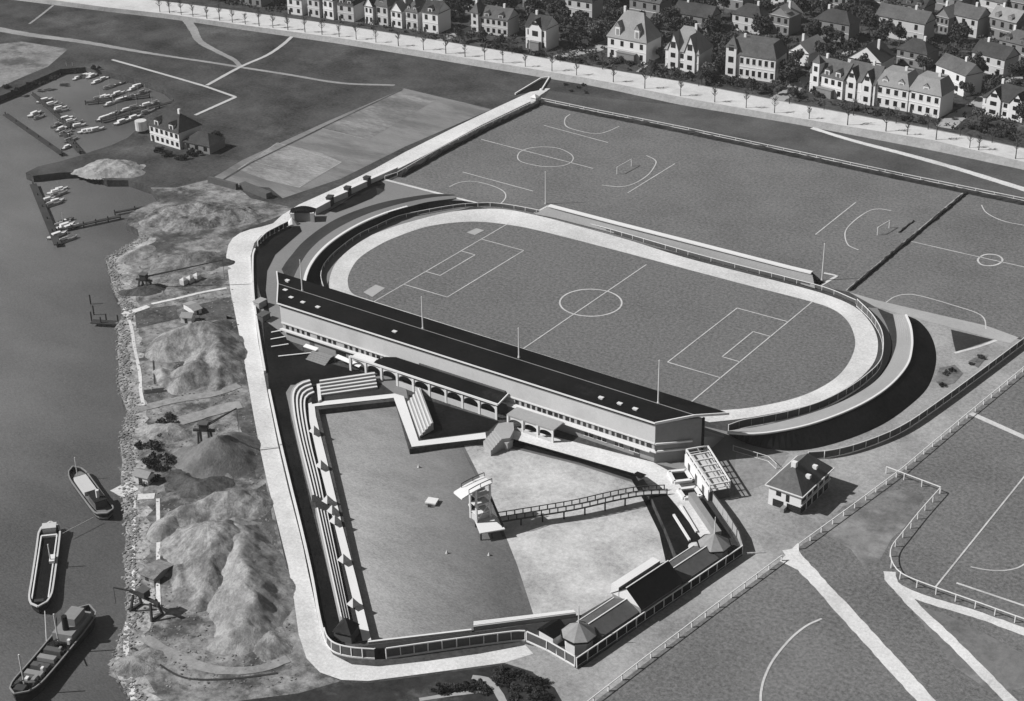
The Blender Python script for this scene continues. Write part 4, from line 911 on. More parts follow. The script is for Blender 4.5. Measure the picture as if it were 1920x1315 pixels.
# pergola terrace building
PT = 4.5
pc = [g(1287,843,PT), g(1327,836,PT), g(1369,903,PT), g(1331,910,PT)]
pg = thing('pergola_terrace', (pc[3].x, pc[3].y, 0), 'white beamed pergola terrace building beside the stand end', 'pergola')
def inset(a, b, t): return a.lerp(b, t)
q = MB(); q.prism(pc, 0, 2.6); part('wall', q, M_GREYD, pg)
q = MB(); q.obox(pc[0] , pc[3], .3, 0, 3.2, -.2); part('side_wall', q, M_WHITE, pg)
q = MB(); q.prism([p for p in pc], 2.62, 2.7); part('terrace_floor', q, M_RENDER, pg)
q = MB()
for a, b in zip(pc, pc[1:] + pc[:1]): q.bar(Vector((a.x, a.y, PT)), Vector((b.x, b.y, PT)), .32, .3); q.bar(Vector((a.x, a.y, 3.35)), Vector((b.x, b.y, 3.35)), .16, .16)
part('frame', q, M_WHITE, pg)
for k in range(1, 6):
    t = k/6; q = MB(); q.bar(inset(pc[0], pc[3], t), inset(pc[1], pc[2], t), .28, .26); part('beam', q, M_WHITE, pg)
q = MB(); q.bar(inset(pc[0], pc[1], .5), inset(pc[3], pc[2], .5), .22, .22); part('beam', q, M_GREY, pg)
for k in range(7):
    for a, b in ((pc[0], pc[3]), (pc[1], pc[2])):
        c = inset(a, b, k/6); q = MB(); q.bar((c.x, c.y, 2.6), (c.x, c.y, PT), .26); part('post', q, M_WHITE, pg)
for k in (.2, .5, .8):
    a = inset(pc[0], pc[3], k); d = (pc[3] - pc[0]).normalized(); w_ = Vector((-d.y, d.x, 0)); q = MB(); q.obox(a - d*.7, a + d*.7, .12, .1, 2.3, -.38); part('door', q, M_GREYD, pg)
# sunken planting beds with white kerbs below the pergola
for px, lb in (([(1254,888),(1286,885),(1297,903),(1264,907)], 'upper white kerbed dark planting bed beside the pergola'), ([(1272,921),(1304,917),(1314,933),(1283,937)], 'lower white kerbed dark planting bed beside the pergola')):
    pts = gs(px, .1); bd = thing('planting_bed', pts[0], lb, 'planting bed', 'planting beds below the pergola')
    q = MB(); q.prism(pts, .1, .35); part('soil', q, M_BLACK, bd)
    q = MB()
    for a, b in zip(pts, pts[1:] + pts[:1]): q.obox(a, b, .9, .1, .8)
    part('kerb', q, M_WHITE, bd)

# hipped caretaker house
h0, h1, h2 = g(1440,945), g(1500,966), g(1568,918)
ux = (h1 - h0); W = ux.length; rz = math.atan2(ux.y, ux.x); D = 14.6; HE, HRf = 5.4, 10.2
hs = thing('caretaker_house', h0, 'two storey white house with hipped roof, pale front slope and black side slope', 'house', None, rz)
q = MB(); q.box(0, W, 0, D, 0, HE); part('wall', q, M_WHITE, hs, local=True)
o = .7; e4 = [(-o, -o, HE), (W + o, -o, HE), (W + o, D + o, HE), (-o, D + o, HE)]; r2 = [(W/2, W*.46, HRf), (W/2, D - W*.46, HRf)]
q = MB(); q.poly([e4[0], e4[1], r2[0]]); q.quad(e4[1], e4[2], r2[1], r2[0]); q.poly([e4[2], e4[3], r2[1]]); q.quad(e4[3], e4[0], r2[0], r2[1]); q.quad(*e4[::-1]); hr = part('roof', q, M_ROOFG, hs, local=True)
q = MB(); q.box(W/2 - .7, W/2 + .5, W*.42, W*.42 + 1.1, HRf - 1.2, HRf + .9); part('chimney', q, M_WHITE, hr, local=True)
for yy, zz in ((5.2, 7.2), (9.3, 7.6)):
    q = MB(); q.box(W + .7 - (zz - HE)*.95 - .6, W + .7 - (zz - HE)*.95 + .5, yy - .45, yy + .45, zz, zz + .9); part('dormer', q, M_WHITE, hr, local=True)
q = MB()
for k in range(4): a, b = Vector(e4[k]), Vector(e4[(k+1) % 4]); q.bar(a, b, .22, .25)
part('gutter', q, M_CONC, hr, local=True)
q = MB(); q.box(1.2, 4.0, -.06, .1, 0.1, 2.0); part('garage_opening', q, M_GLASS, hs, local=True); q = MB(); q.box(4.9, 8.6, -.06, .1, 0.1, 2.0); part('garage_opening', q, M_GLASS, hs, local=True)
for x, w, z, h in ((2.6, 1.3, 3.2, 1.2), (5.0, .9, 2.4, 1.9)):
    q = MB(); q.box(x - w/2, x + w/2, -.06, .1, z, z + h); part('window', q, M_GLASS, hs, local=True)
for k in range(5):
    y = 1.5 + k*2.9
    q = MB(); q.box(W - .05, W + .07, y - 1.0, y + 1.0, 3.1, 4.6); part('window', q, M_GLASS, hs, local=True)
    q = MB(); q.box(W - .05, W + .07, y - 1.15, y + 1.15, .2, 2.3); part('garage_opening', q, M_GLASS, hs, local=True)
q = MB(); q.box(W - .02, W + .35, -.1, D + .1, 2.55, 2.85); part('balcony_ledge', q, M_CONC, hs, local=True)
q = MB(); q.box(4.0, 5.0, -1.6, 0, 0, 1.2); part('porch', q, M_GREY, hs, local=True)

# dark entrance gate at the top of the walkway
gp = gs([(990,172),(1012,152),(1028,148),(1018,162)])
q = MB(); q.prism(gs([(966,178),(1015,150),(1028,147),(1010,170)]), 0.0, .12); solo('dark_lawn_wedge', q, M_BLACK, 'black wedge shaped plot at the top end of the white walkway', 'plot', loc=gp[0])
q = MB(); 
for a, b in (((966,178),(1014,149)), ((1014,149),(1032,146)), ((1030,147),(1016,170))): q.obox(g(*a), g(*b), .5, 0, .7)
solo('low_wall', q, M_CONC, 'low pale kerb wall round the black wedge at the walkway top', 'wall', loc=gp[0])
p = g(1003,194); q = MB(); q.box(p.x - 1.2, p.x + 1.2, p.y - 1.2, p.y + 1.2, 0, 2.6); q.cone((p.x, p.y), 2.1, 2.6, 3.8, 4, math.pi/4); solo('gatehouse', q, M_CONC, 'tiny pale gatehouse at the corner of the upper training field', 'gatehouse', loc=p)
# entrance walls and gates on the walkway, left of the bowl
def wallseg(pa, pb, h, w, label, name='entrance_wall'):
    a, b = g(*pa), g(*pb); rt = thing(name, a, label, 'wall', 'entrance walls beside the walkway')
    q = MB(); q.obox(a, b, w, 0, h); part('wall', q, M_CONC, rt); q = MB(); q.obox(a, b, w + .4, h, h + .25); part('coping', q, M_WHITE, rt)
wallseg((692,345),(744,322), 1.6, 1.2, 'topmost pale entrance wall beside the walkway'); wallseg((655,364),(686,350), 2.0, 1.4, 'second pale entrance wall from the top of the gates')
wallseg((622,381),(650,369), 2.0, 1.4, 'third pale entrance wall between two dark gates'); wallseg((589,403),(617,388), 2.2, 1.4, 'pale entrance wall next to the curved gatehouse')
for (a, b), lb in ((((686,350),(692,346)), 'upper dark gate between pale entrance walls'), (((650,369),(655,365)), 'middle dark gate between pale entrance walls'), (((617,388),(622,382)), 'lower dark gate between pale entrance walls')):
    p1, p2 = g(*a), g(*b); q = MB(); q.obox(p1, p2, 1.8, 0, 3.0); q.obox(p1, p2, 2.2, 3.0, 3.3); solo('entrance_gate', q, M_WOOD, lb, 'gate', 'entrance gates beside the walkway', loc=p1)
p = g(569,412); gh = thing('gate_pavilion', p, 'small curved gate pavilion with dark rounded roof on the walkway', 'pavilion', rz=.62)
q = MB(); q.box(-3.6, 3.6, -1.8, 1.8, 0, 3.0); part('wall', q, M_GREY, gh, local=True)
q = MB(); n_ = 10; A1 = [(-4.2 + 8.4*k/n_, -2.2, 3.0 + 1.0*math.sin(math.pi*k/n_)) for k in range(n_+1)]; q.loft(A1, [(x, 2.2, z) for x, y, z in A1]); part('roof', q, M_ROOF, gh, local=True)
q = MB(); q.box(-3.9, -2.6, -2.6, -1.82, 0, 3.3); part('pier', q, M_WHITE, gh, local=True); q = MB(); q.box(2.6, 3.9, -2.6, -1.82, 0, 3.3); part('pier', q, M_WHITE, gh, local=True)
p = g(548,421); q = MB(); q.cone((p.x, p.y), 2.2, 0, 2.6, 8); solo('ticket_booth', q, M_CONC, 'small pale ticket booth below the curved gate pavilion', 'booth', loc=p)
fence('entrance_railing', 'dark railing with pale posts curving down from the ticket booth', curve_px([(540,425),(520,435),(500,446),(484,462)], .05, 16), 2.2, 1.8, .3, M_WHITE, M_BLACK, rails=(1.0,), railw=.25)
for (u, v), lb in (((488,575), 'small pale kiosk beside the promenade above the stand corner'), ((495,600), 'dark gate hut between promenade and stand corner')):
    p = g(u, v); q = MB(); q.box(p.x - 1.1, p.x + 1.1, p.y - 1.6, p.y + 1.6, 0, 1.9); q.prism([(p.x - 1.3, p.y - 1.8), (p.x + 1.3, p.y - 1.8), (p.x + 1.3, p.y + 1.8), (p.x - 1.3, p.y + 1.8)], 1.9, 2.1); solo('gate_hut', q, M_TERRACE if 'pale' in lb else M_GREYD, lb, 'hut', loc=p)

# ================================================================== RIVER BANK: gravel heaps, cranes, sheds
def ridge_heap(ridges, label, m, seed, slope=.62, rough=.5, name='gravel_heap'):
    """tipped gravel: slopes at their angle of repose falling from crest lines (pixel u, v, height)"""
    segs = []
    for rd_ in ridges:
        pts = []
        for u, v, h in rd_:
            w = g(u, v, h*.9); pts.append(Vector((w.x, w.y, h)))
        segs += list(zip(pts, pts[1:])) if len(pts) > 1 else [(pts[0], pts[0] + Vector((.05, 0, 0)))]
    xs = [p.x for sg in segs for p in sg]; ys = [p.y for sg in segs for p in sg]; mh_ = max(p.z for sg in segs for p in sg)/slope + 3
    x0, x1, y0, y1 = min(xs) - mh_, max(xs) + mh_, min(ys) - mh_, max(ys) + mh_; st = .55; nx, ny = int((x1-x0)/st), int((y1-y0)/st)
    Z = []; q = MB(); c = Vector(((x0+x1)/2, (y0+y1)/2, 0)); hit = {}
    for i in range(nx+1):
        for j in range(ny+1):
            x, y = x0 + i*st, y0 + j*st; P = Vector((x, y, 0))
            wx_ = noise.noise(Vector((x*.16, y*.16, seed)))*1.5; wy_ = noise.noise(Vector((x*.16, y*.16, seed + 7)))*1.5; z = -9
            for A_, B_ in segs:
                dx, dy = B_.x - A_.x, B_.y - A_.y; t = max(0, min(1, ((x+wx_-A_.x)*dx + (y+wy_-A_.y)*dy)/(dx*dx + dy*dy))); d = math.hypot(x+wx_-A_.x-dx*t, y+wy_-A_.y-dy*t)
                z = max(z, A_.z + (B_.z - A_.z)*t - math.sqrt(d*d + .12)*slope)
            f = max(0, min(1, z + .5))
            z += rough*f*(1.5*(.28 - abs(noise.noise(Vector((x*.2, y*.2, seed + 9))))) + .8*(.25 - abs(noise.noise(Vector((x*.5, y*.5, seed + 8))))) + .5*noise.noise(Vector((x*.35, y*.35, seed + 2))) + .35*noise.noise(Vector((x*.8, y*.8, seed + 3))) + .22*noise.noise(Vector((x*1.7, y*1.7, seed + 4))))
            q.v.append(Vector((x, y, max(z, -.25))))
    for i in range(nx):
        for j in range(ny):
            a = i*(ny+1) + j; ids = (a, a+ny+1, a+ny+2, a+1)
            if any(q.v[k].z > -.2 for k in ids): q.f.append(ids)
    return solo(name, q, m, label, 'gravel heap', 'gravel heaps on the river quay', loc=c, smooth=True)
M_H1 = M_GRAVEL; M_H2 = heap_mat('pale_sand_heap', 0.35, .4, .65); M_H3 = heap_mat('dark_coal_heap', 0.075, .5, 1.5)
ridge_heap([[(300,505,1.2),(330,480,2.6),(372,478,2.4),(395,492,1.4)]], 'flat grey mound at the upper end of the quay', heap_mat('flat_mound', .22), 17, slope=.34, rough=.6)
ridge_heap([[(390,492,1.4),(412,484,1.8)]], 'small dark mound beside the promenade corner', M_H3, 19, slope=.4)
ridge_heap([[(165,312,1.6),(195,303,3.2),(225,305,3.0),(245,318,1.6)]], 'pale sand mound on the spit below the marina', M_H2, 23, slope=.36, rough=.6, name='sand_mound')
ridge_heap([[(285,410,1.6),(320,392,3.2),(375,384,3.6),(430,390,3.2),(465,402,1.6)], [(330,412,2.0),(400,408,2.0)]], 'long pale scrubby mound between inlet and walkway', heap_mat('scrubby_mound', .24, .7, .35), 27, slope=.36, rough=.9, name='sand_mound')
ridge_heap([[(295,795,2.0),(320,800,2.4),(335,812,1.2)]], 'rough heap by the dark bushes on the quay', M_H1, 53, slope=.5)
ridge_heap([[(228,482,1.0),(258,468,1.8),(280,462,1.0)]], 'low rubble heap at the upper quay corner', M_H2, 57, slope=.4)
ridge_heap([[(240,545,1.2),(285,535,1.6)]], 'low dark heap on the upper quay under the crane booms', M_H3, 59, slope=.4)
ridge_heap([[(385,608,1.2),(415,604,1.4)]], 'low dark heap on the dark plot above the ring shaped heap', M_H3, 61, slope=.4)
ridge_heap([[(238,1238,1.6),(256,1232,2.0)]], 'rounded heap at the lower end of the quay by the river', M_H1, 63, slope=.4)
ridge_heap([[(505,1170,1.2),(512,1200,2.0),(500,1222,1.0)]], 'small pale heap in the lower corner beside the promenade', M_H1, 67, slope=.45)
ridge_heap([[(330,885,1.5),(370,905,2.0),(410,895,1.5)]], 'low dark heap between the sand spur and the biggest heap', M_H3, 71, slope=.4)
for px in ([(452,938),(498,906),(513,985),(532,1075),(505,1110),(494,1060),(470,1000)], [(424,592),(448,600),(462,712),(424,722),(436,680),(430,630)], [(362,574),(432,556),(442,598),(376,602)], [(252,582),(330,572),(334,598),(256,616)], [(440,778),(482,768),(500,880),(482,900),(470,850)], [(300,870),(390,862),(440,868),(400,905),(310,925)]):
    sheet('quay_soil', px, .075, mat('quay_soil', .075, .7, .6, .8, blot=(.1, 1.9, .54, .66)))
ridge_heap([[(298,648,3),(322,628,5),(348,612,6.5),(374,606,7),(395,616,5.5),(408,645,5),(414,685,3.8),(402,718,1.8)], [(398,646,2.5),(365,680,4.5),(338,706,3.0)], [(300,690,1.5),(318,712,1.5)]], 'large ring shaped gravel heap with a dark hollow beside the promenade', M_H1, 3)
ridge_heap([[(404,822,7.0),(432,814,4.6),(452,816,2.8)]], 'smooth grey cone shaped heap touching the promenade', heap_mat('smooth_gravel', .18, .3, .7), 21, rough=.25)
ridge_heap([[(408,842,5.0),(422,868,2.6),(432,890,.8)]], 'narrow pale sand spur below the smooth cone heap', M_H2, 7, rough=.2)
ridge_heap([[(340,1000,3.5),(380,985,6),(412,988,7),(404,1030,6),(392,1080,4.2),(375,1120,2)], [(345,950,3),(400,932,4),(450,922,4.5),(466,930,3.5)], [(330,1060,2),(350,1110,1.5)]], 'biggest gravel heap on the quay with streaked left slope', M_H1, 31, rough=.6)
ridge_heap([[(440,980,5),(452,1030,6),(464,1080,6.2),(470,1120,5.2),(455,1165,4),(418,1198,2.2)]], 'long pale curved ridge right of the biggest heap', M_H2, 44, rough=.5)
ridge_heap([[(300,985,2.5),(325,965,2)]], 'rough pale heap beside the upper end of the crane tracks', M_H2, 51)
for px, w, m_ in (([(232,575),(246,612),(252,650),(262,700),(264,735),(272,770)], .9, M_PATH), ([(230,590),(262,580),(278,574)], 2.2, M_PATH), ([(284,570),(330,560),(380,548),(425,540)], 1.2, M_PATH), ([(285,640),(288,690),(290,720)], .35, M_STEEL), ([(250,770),(320,752),(400,738),(448,722)], 3.2, mat('haul_road', .24, .3, .3, .6)), ([(300,800),(370,780),(420,765),(452,758)], 4.5, MATS['haul_road']), ([(252,930),(251,1000),(250,1060),(250,1140)], .7, M_PATH), ([(296,935),(297,1010),(296,1080),(298,1145)], .9, M_PATH), ([(240,1165),(236,1210),(242,1260),(252,1320)], 1.2, M_PATH), ([(250,1215),(290,1240),(330,1265),(370,1274),(440,1272),(520,1262)], .5, M_STEEL), ([(270,1195),(330,1230),(400,1255),(480,1255),(540,1235)], 2.5, MATS['haul_road']), ([(270,735),(330,728),(345,724)], 2.2, M_LAWN), ([(222,912),(246,925)], 5.0, M_PATH), ([(258,932),(290,930)], 2.5, M_PATH), ([(428,500),(388,512)], 4.0, MATS['haul_road'])):
    strip('quay_track', px, w, .09 + .004*len(px) + .013*(int(px[0][0]) % 7), m_)
# crane rails with a gantry
def gantry(px, w, h, rz, label, boom=None):
    p = g(*px); rt = thing('gantry_crane', p, label, 'crane', 'cranes on the river quay', rz)
    for sx in (-w/2, w/2):
        for sy in (-1.6, 1.6):
            q = MB(); q.bar((sx, sy, 0), (sx*.8, sy*.5, h), .45); part('leg', q, M_STEEL, rt, local=True)
        q = MB(); q.bar((sx, -1.8, .4), (sx, 1.8, .4), .5); part('bogie', q, M_STEEL, rt, local=True)
    q = MB(); q.bar((-w/2 - 1.2, 0, h), (w/2 + 1.2, 0, h), .6, .6); part('bridge', q, M_STEEL, rt, local=True)
    q = MB(); q.box(-1.0, 1.0, -.9, .9, h + .3, h + 2.0); part('cab', q, M_WOOD, rt, local=True); q = MB(); q.box(-1.2, 1.2, -1.1, 1.1, h + 2.0, h + 2.2); part('cab_roof', q, M_GREYD, rt, local=True)
    if boom:
        q = MB(); bx, by, bz = boom; top = Vector((bx, by, h + bz)); a = Vector((0, 0, h + 1))
        for s in (-.45, .45): q.bar(a + Vector((s, 0, 0)), top, .22)
        for k in range(1, 7): t = k/7; q.bar((a + Vector((-.45*(1), 0, 0))).lerp(top, t), (a + Vector((.45, 0, 0))).lerp(top, t + .08), .12)
        part('boom', q, M_STEEL, rt, local=True); q = MB(); q.tube(top, top - Vector((0, 0, min(7, top.z - 2))), .06); part('cable', q, M_STEEL, rt, local=True)
gantry((275,1150), 6.5, 4.2, .0, 'dark gantry crane at the lower end of the pale crane tracks', (-6, -3, 2))
gantry((388,852), 3.2, 7.0, .5, 'tall dark gantry crane beside the narrow sand spur', (8, 3, 5))
gantry((272,540), 3.0, 2.6, .3, 'dark crane with long jibs on the upper quay', (23, 8, 6))
def shed(px, w, d, h, rz, label, m=M_GREY, mr=M_ROOFG):
    p = g(*px); rt = thing('quay_shed', p, label, 'shed', 'sheds on the river quay', rz)
    q = MB(); q.box(0, w, 0, d, 0, h); part('wall', q, m, rt, local=True)
    q = MB(); a = h*.45; q.quad((-.3, -.4, h), (w + .3, -.4, h), (w + .3, d/2, h + a), (-.3, d/2, h + a)); q.quad((w + .3, d + .4, h), (-.3, d + .4, h), (-.3, d/2, h + a), (w + .3, d/2, h + a)); q.poly([(-.05, 0, h), (-.05, d/2, h + a - .1), (-.05, d, h)]); q.poly([(w + .05, 0, h), (w + .05, d, h), (w + .05, d/2, h + a - .1)]); part('roof', q, mr, rt, local=True)
    q = MB(); q.box(w*.35, w*.6, -.06, .1, 0, h*.75); part('door', q, M_WOOD, rt, local=True)
shed((264,1085), 4, 6, 1.4, .05, 'low grey shed between the pale crane tracks', M_GREY, mat('worn_roof', .19, .5, .5, 1.))
shed((340,606), 3.2, 3, 2, .4, 'tiny pale shed on the dark plot above the hollowed heap', M_CONC, M_ROOFL)
shed((364,592), 2.6, 6, 1.6, 1.3, 'small pale lean-to beside the tiny quay shed', M_CONC, M_ROOFL)
shed((252,905), 4, 3, 2.2, .2, 'whitewashed hut at the top of the crane tracks', M_CONC, M_ROOFL)
for k, (u, v) in enumerate(((345,533), (357,529), (370,524))):
    p = g(u, v); q = MB(); q.box(p.x - .9, p.x + .9, p.y - .9, p.y + .9, 0, 1.6); q.cone((p.x, p.y), 1.3, 1.6, 2.3, 4, math.pi/4); solo('crate', q, M_RENDER, ('leftmost', 'middle', 'rightmost')[k] + ' of the three pale bins under the crane jib', 'bin', 'bins under the crane jib', loc=p)
# landing stage of dark piles by the quay
q0 = g(172,602,-2); st_ = thing('landing_stage', q0, 'dark timber landing stage sticking out into the river', 'jetty')
q = MB(); q.obox(g(172,602,-1.2), g(236,606,-1.2), 2.4, -1.5, -1.2); part('deck', q, M_WOOD, st_)
for u, v in ((172,602), (176,590), (200,606), (222,608), (170,570), (190,612)):
    p = g(u, v, -2.4); q = MB(); q.tube((p.x, p.y, -4), (p.x, p.y, .6), .22); part('pile', q, M_WOOD, st_)

# ------------------------------------------------------------------ ships
def hull_loft(L_, W_, h, n=18, bow=.2, stern=.12, flare=.85):
    """points of the deck outline and keel outline of a hull lying along +x"""
    up, lo = [], []
    for k in range(n+1):
        t = k/n
        if t > 1-bow: w = math.sqrt(max(0, 1-((t-(1-bow))/bow)**2))
        elif t < stern: w = math.sqrt(max(0, 1-((stern-t)/stern)**2))*.9 + .1*t/stern
        else: w = 1
        up.append((t*L_ - L_/2, w*W_/2))
    return up
def ship(pa, pb, W_, label, kind):
    a, b = g(pa[0], pa[1], -1.6), g(pb[0], pb[1], -1.6); a.z = b.z = -2.5; L_ = (b - a).length; d = b - a
    rt = thing('cargo_ship' if kind != 'barge' else 'river_barge', (a + b)/2, label, 'ship' if kind != 'barge' else 'barge', None, math.atan2(d.y, d.x))
    H_ = {'barge': 1.5, 'motor': 1.5, 'freighter': 2.3}[kind]
    o = hull_loft(L_, W_, H_); sheer = lambda x: .9*(abs(x)/(L_/2))**3
    ring_u = [Vector((x, w, H_ + sheer(x))) for x, w in o] + [Vector((x, -w, H_ + sheer(x))) for x, w in reversed(o)]
    ring_l = [Vector((x*.96, w*.82, -.8)) for x, w in o] + [Vector((x*.96, -w*.82, -.8)) for x, w in reversed(o)]
    q = MB(); q.loft(ring_l + ring_l[:1], ring_u + ring_u[:1]); hl = part('hull', q, M_HULL, rt, local=True, smooth=True)
    dk_z = -.35
    q = MB(); q.prism([(p.x*.985, p.y*.94) for p in ring_u], H_ - .9, H_ - .35, bottom=False); part('deck', q, M_DECK if kind == 'motor' else M_HULL, rt, local=True)
    q = MB()
    rr = ring_u + ring_u[:1]
    for p, r in zip(rr, rr[1:]):
        if (p - r).length > 1e-3: q.bar(p, r, .42 if kind == 'barge' else .28, .28)
    part('bulwark', q, M_RENDER if kind == 'barge' else M_GREY, rt, local=True)
    if kind == 'barge':
        x0, x1 = -L_*.36, L_*.38; w = W_*.36
        q = MB(); q.box(x0, x1, -w, w, H_ - .9, H_ - .25); part('hold', q, M_BLACK, rt, local=True)
        for s in (-1, 1):
            q = MB(); q.box(x0, x1, s*w - .14, s*w + .14, H_ - .3, H_ + .25); part('hatch_coaming', q, M_CONC, rt, local=True)
        q = MB(); q.box(x0 - .2, x0 + .3, -w, w, H_ - .3, H_ + .3); part('hatch_end', q, M_CONC, rt, local=True)
        q = MB(); q.box(-L_*.45, -L_*.39, -W_*.3, W_*.3, H_ - .3, H_ + 1.4); q.box(-L_*.455, -L_*.385, -W_*.33, W_*.33, H_ + 1.4, H_ + 1.6); part('cabin', q, M_RENDER, rt, local=True)
        q = MB(); q.box(L_*.42, L_*.45, -W_*.2, W_*.2, H_ - .2, H_ + 1.0); part('windlass', q, M_STEEL, rt, local=True)
        q = MB(); q.tube((-1, w*.7, H_), (-1, w*.7, H_ + 5), .14); part('mast', q, M_CONC, rt, local=True)
        q = MB(); q.box(-3.0, -.2, w - .8, w + .4, H_ + .25, H_ + .9); part('cargo_box', q, M_WHITE, rt, local=True)
    elif kind == 'motor':
        q = MB(); q.box(-L_*.02, L_*.3, -W_*.34, W_*.34, H_ - .4, H_ + .7); part('hatch_cover', q, M_RENDER, rt, local=True)
        q = MB(); q.box(-L_*.32, -L_*.12, -W_*.3, W_*.3, H_ - .4, H_ + 1.8); cb_ = part('wheelhouse', q, M_GREYD, rt, local=True)
        q = MB(); q.box(-L_*.33, -L_*.11, -W_*.34, W_*.34, H_ + 1.8, H_ + 2.0); part('roof', q, M_HULL, cb_, local=True)
        q = MB(); q.tube((-L_*.25, 0, H_ + 1.9), (-L_*.25, 0, H_ + 4.0), .45); part('funnel', q, M_CONC, rt, local=True)
        q = MB(); q.tube((L_*.38, 0, H_), (L_*.38, 0, H_ + 5), .12); part('mast', q, M_CONC, rt, local=True)
    else:
        for k in range(5):
            x = -L_*.02 + k*L_*.085
            q = MB(); q.box(x, x + L_*.045, -W_*.32, W_*.32, H_ - .4, H_ + .6); part('hatch_cover', q, (M_GREYD, M_GREY)[k % 2], rt, local=True)
        q = MB(); q.box(-L_*.4, -L_*.12, -W_*.38, W_*.38, H_ - .4, H_ + 1.6); dkh = part('deckhouse', q, M_GREY, rt, local=True)
        q = MB(); q.box(-L_*.36, -L_*.22, -W_*.25, W_*.25, H_ + 1.6, H_ + 3.4); part('wheelhouse', q, M_GREY, dkh, local=True)
        q = MB(); q.tube((-L_*.18, 0, H_ + 1.5), (-L_*.18, 0, H_ + 5), .7, .6, 12); part('funnel', q, M_HULL, rt, local=True)
        for x in (-L_*.07, L_*.38):
            q = MB(); q.tube((x, 0, H_), (x, 0, H_ + 8), .16); part('mast', q, M_CONC, rt, local=True); q = MB(); q.bar((x, 0, H_ + 1.5), (x + 5, .8, H_ + 4), .18); part('derrick', q, M_STEEL, rt, local=True)
        q = MB(); q.box(L_*.4, L_*.46, -W_*.18, W_*.18, H_, H_ + .9); part('windlass', q, M_STEEL, rt, local=True)
        rc_ = random.Random(2)
        for k in range(16):
            x, y, s_ = rc_.uniform(-L_*.44, L_*.42), rc_.uniform(-W_*.36, W_*.36), rc_.uniform(.25, .7); q = MB(); q.prism([(x - s_, y - s_*.7), (x + s_, y - s_*.6), (x + s_*.9, y + s_*.7), (x - s_, y + s_*.6)], H_ - .4, H_ + rc_.uniform(.4, 1.1)); part('deck_cargo', q, (M_HULL, M_GREY, M_CONC, M_WOOD)[k % 4], rt, local=True)
    return rt
ship((203,972), (138,884), 4.6, 'dark motor barge with pale hatch cover, nearest the crane tracks', 'motor')
ship((96,988), (73,1148), 5.0, 'long barge with white bulwark around an open dark hold', 'barge')
ship((170,1150), (30,1318), 6.1, 'long dark freighter with pale hatches at the bottom left', 'freighter')
for pa_, pb_, lb in ((((118,1000), (176,970), 'towing rope from the motor barge to the open barge')), (((84,1146), (88,1222), 'taut rope between the open barge and the freighter'))):
    q = MB(); q.tube(g(pa_[0], pa_[1], -.6), g(pb_[0], pb_[1], -.6), .09, n=5); solo('tow_rope', q, M_RENDER, lb, 'rope', 'ropes between the ships', loc=g(pa_[0], pa_[1], -.6))

# ------------------------------------------------------------------ marina boats
def make_boat(L_, W_, variant):
    rt = bpy.data.objects.new('moored_boat', None); col.objects.link(rt)
    o = hull_loft(L_, W_, .9, 10, .45, .08)
    ru = [Vector((x, w, .75 + .3*max(0, x/(L_/2))**2)) for x, w in o] + [Vector((x, -w, .75 + .3*max(0, x/(L_/2))**2)) for x, w in reversed(o)]
    rl = [Vector((x*.93, w*.7, -.4)) for x, w in o] + [Vector((x*.93, -w*.7, -.4)) for x, w in reversed(o)]
    q = MB(); q.loft(rl + rl[:1], ru + ru[:1]); part('hull', q, M_BOAT if variant != 2 else M_GREY, rt, local=True, smooth=True)
    q = MB(); q.prism([(p.x*.97, p.y*.93) for p in ru], .35, .62, bottom=False); part('deck', q, M_DECK if variant else M_BOAT, rt, local=True)
    if variant == 0:
        q = MB(); q.prism([(-L_*.2, -W_*.3), (L_*.12, -W_*.3), (L_*.2, -W_*.15), (L_*.2, W_*.15), (L_*.12, W_*.3), (-L_*.2, W_*.3)], .6, 1.5); part('cabin', q, M_WHITE, rt, local=True)
    elif variant == 1:
        q = MB(); q.tube((.4, 0, .5), (.4, 0, 5.2), .08, .05); part('mast', q, M_CONC, rt, local=True)
        q = MB(); q.box(-L_*.35, -.1, -W_*.25, W_*.25, .55, .75); part('cockpit', q, M_WOOD, rt, local=True)
        q = MB(); q.bar((-L_*.4, 0, 1.5), (.4, 0, 1.45), .35, .4); part('furled_sail', q, M_BOAT, rt, local=True)
    else:
        q = MB(); q.box(-L_*.3, L_*.2, -W_*.3, W_*.3, .55, .7); part('cockpit', q, M_WOOD, rt, local=True)
        q = MB(); q.box(-L_*.1, -.0, -W_*.4, W_*.4, .7, .85); part('thwart', q, M_CONC, rt, local=True)
    return rt
protos = [make_boat(8.5, 2.9, 0), make_boat(8.0, 2.4, 1), make_boat(6.5, 2.0, 2)]
used = [False]*3
zb = lambda l: [(a/3.868, 120 + b/3.868) for a, b in l]
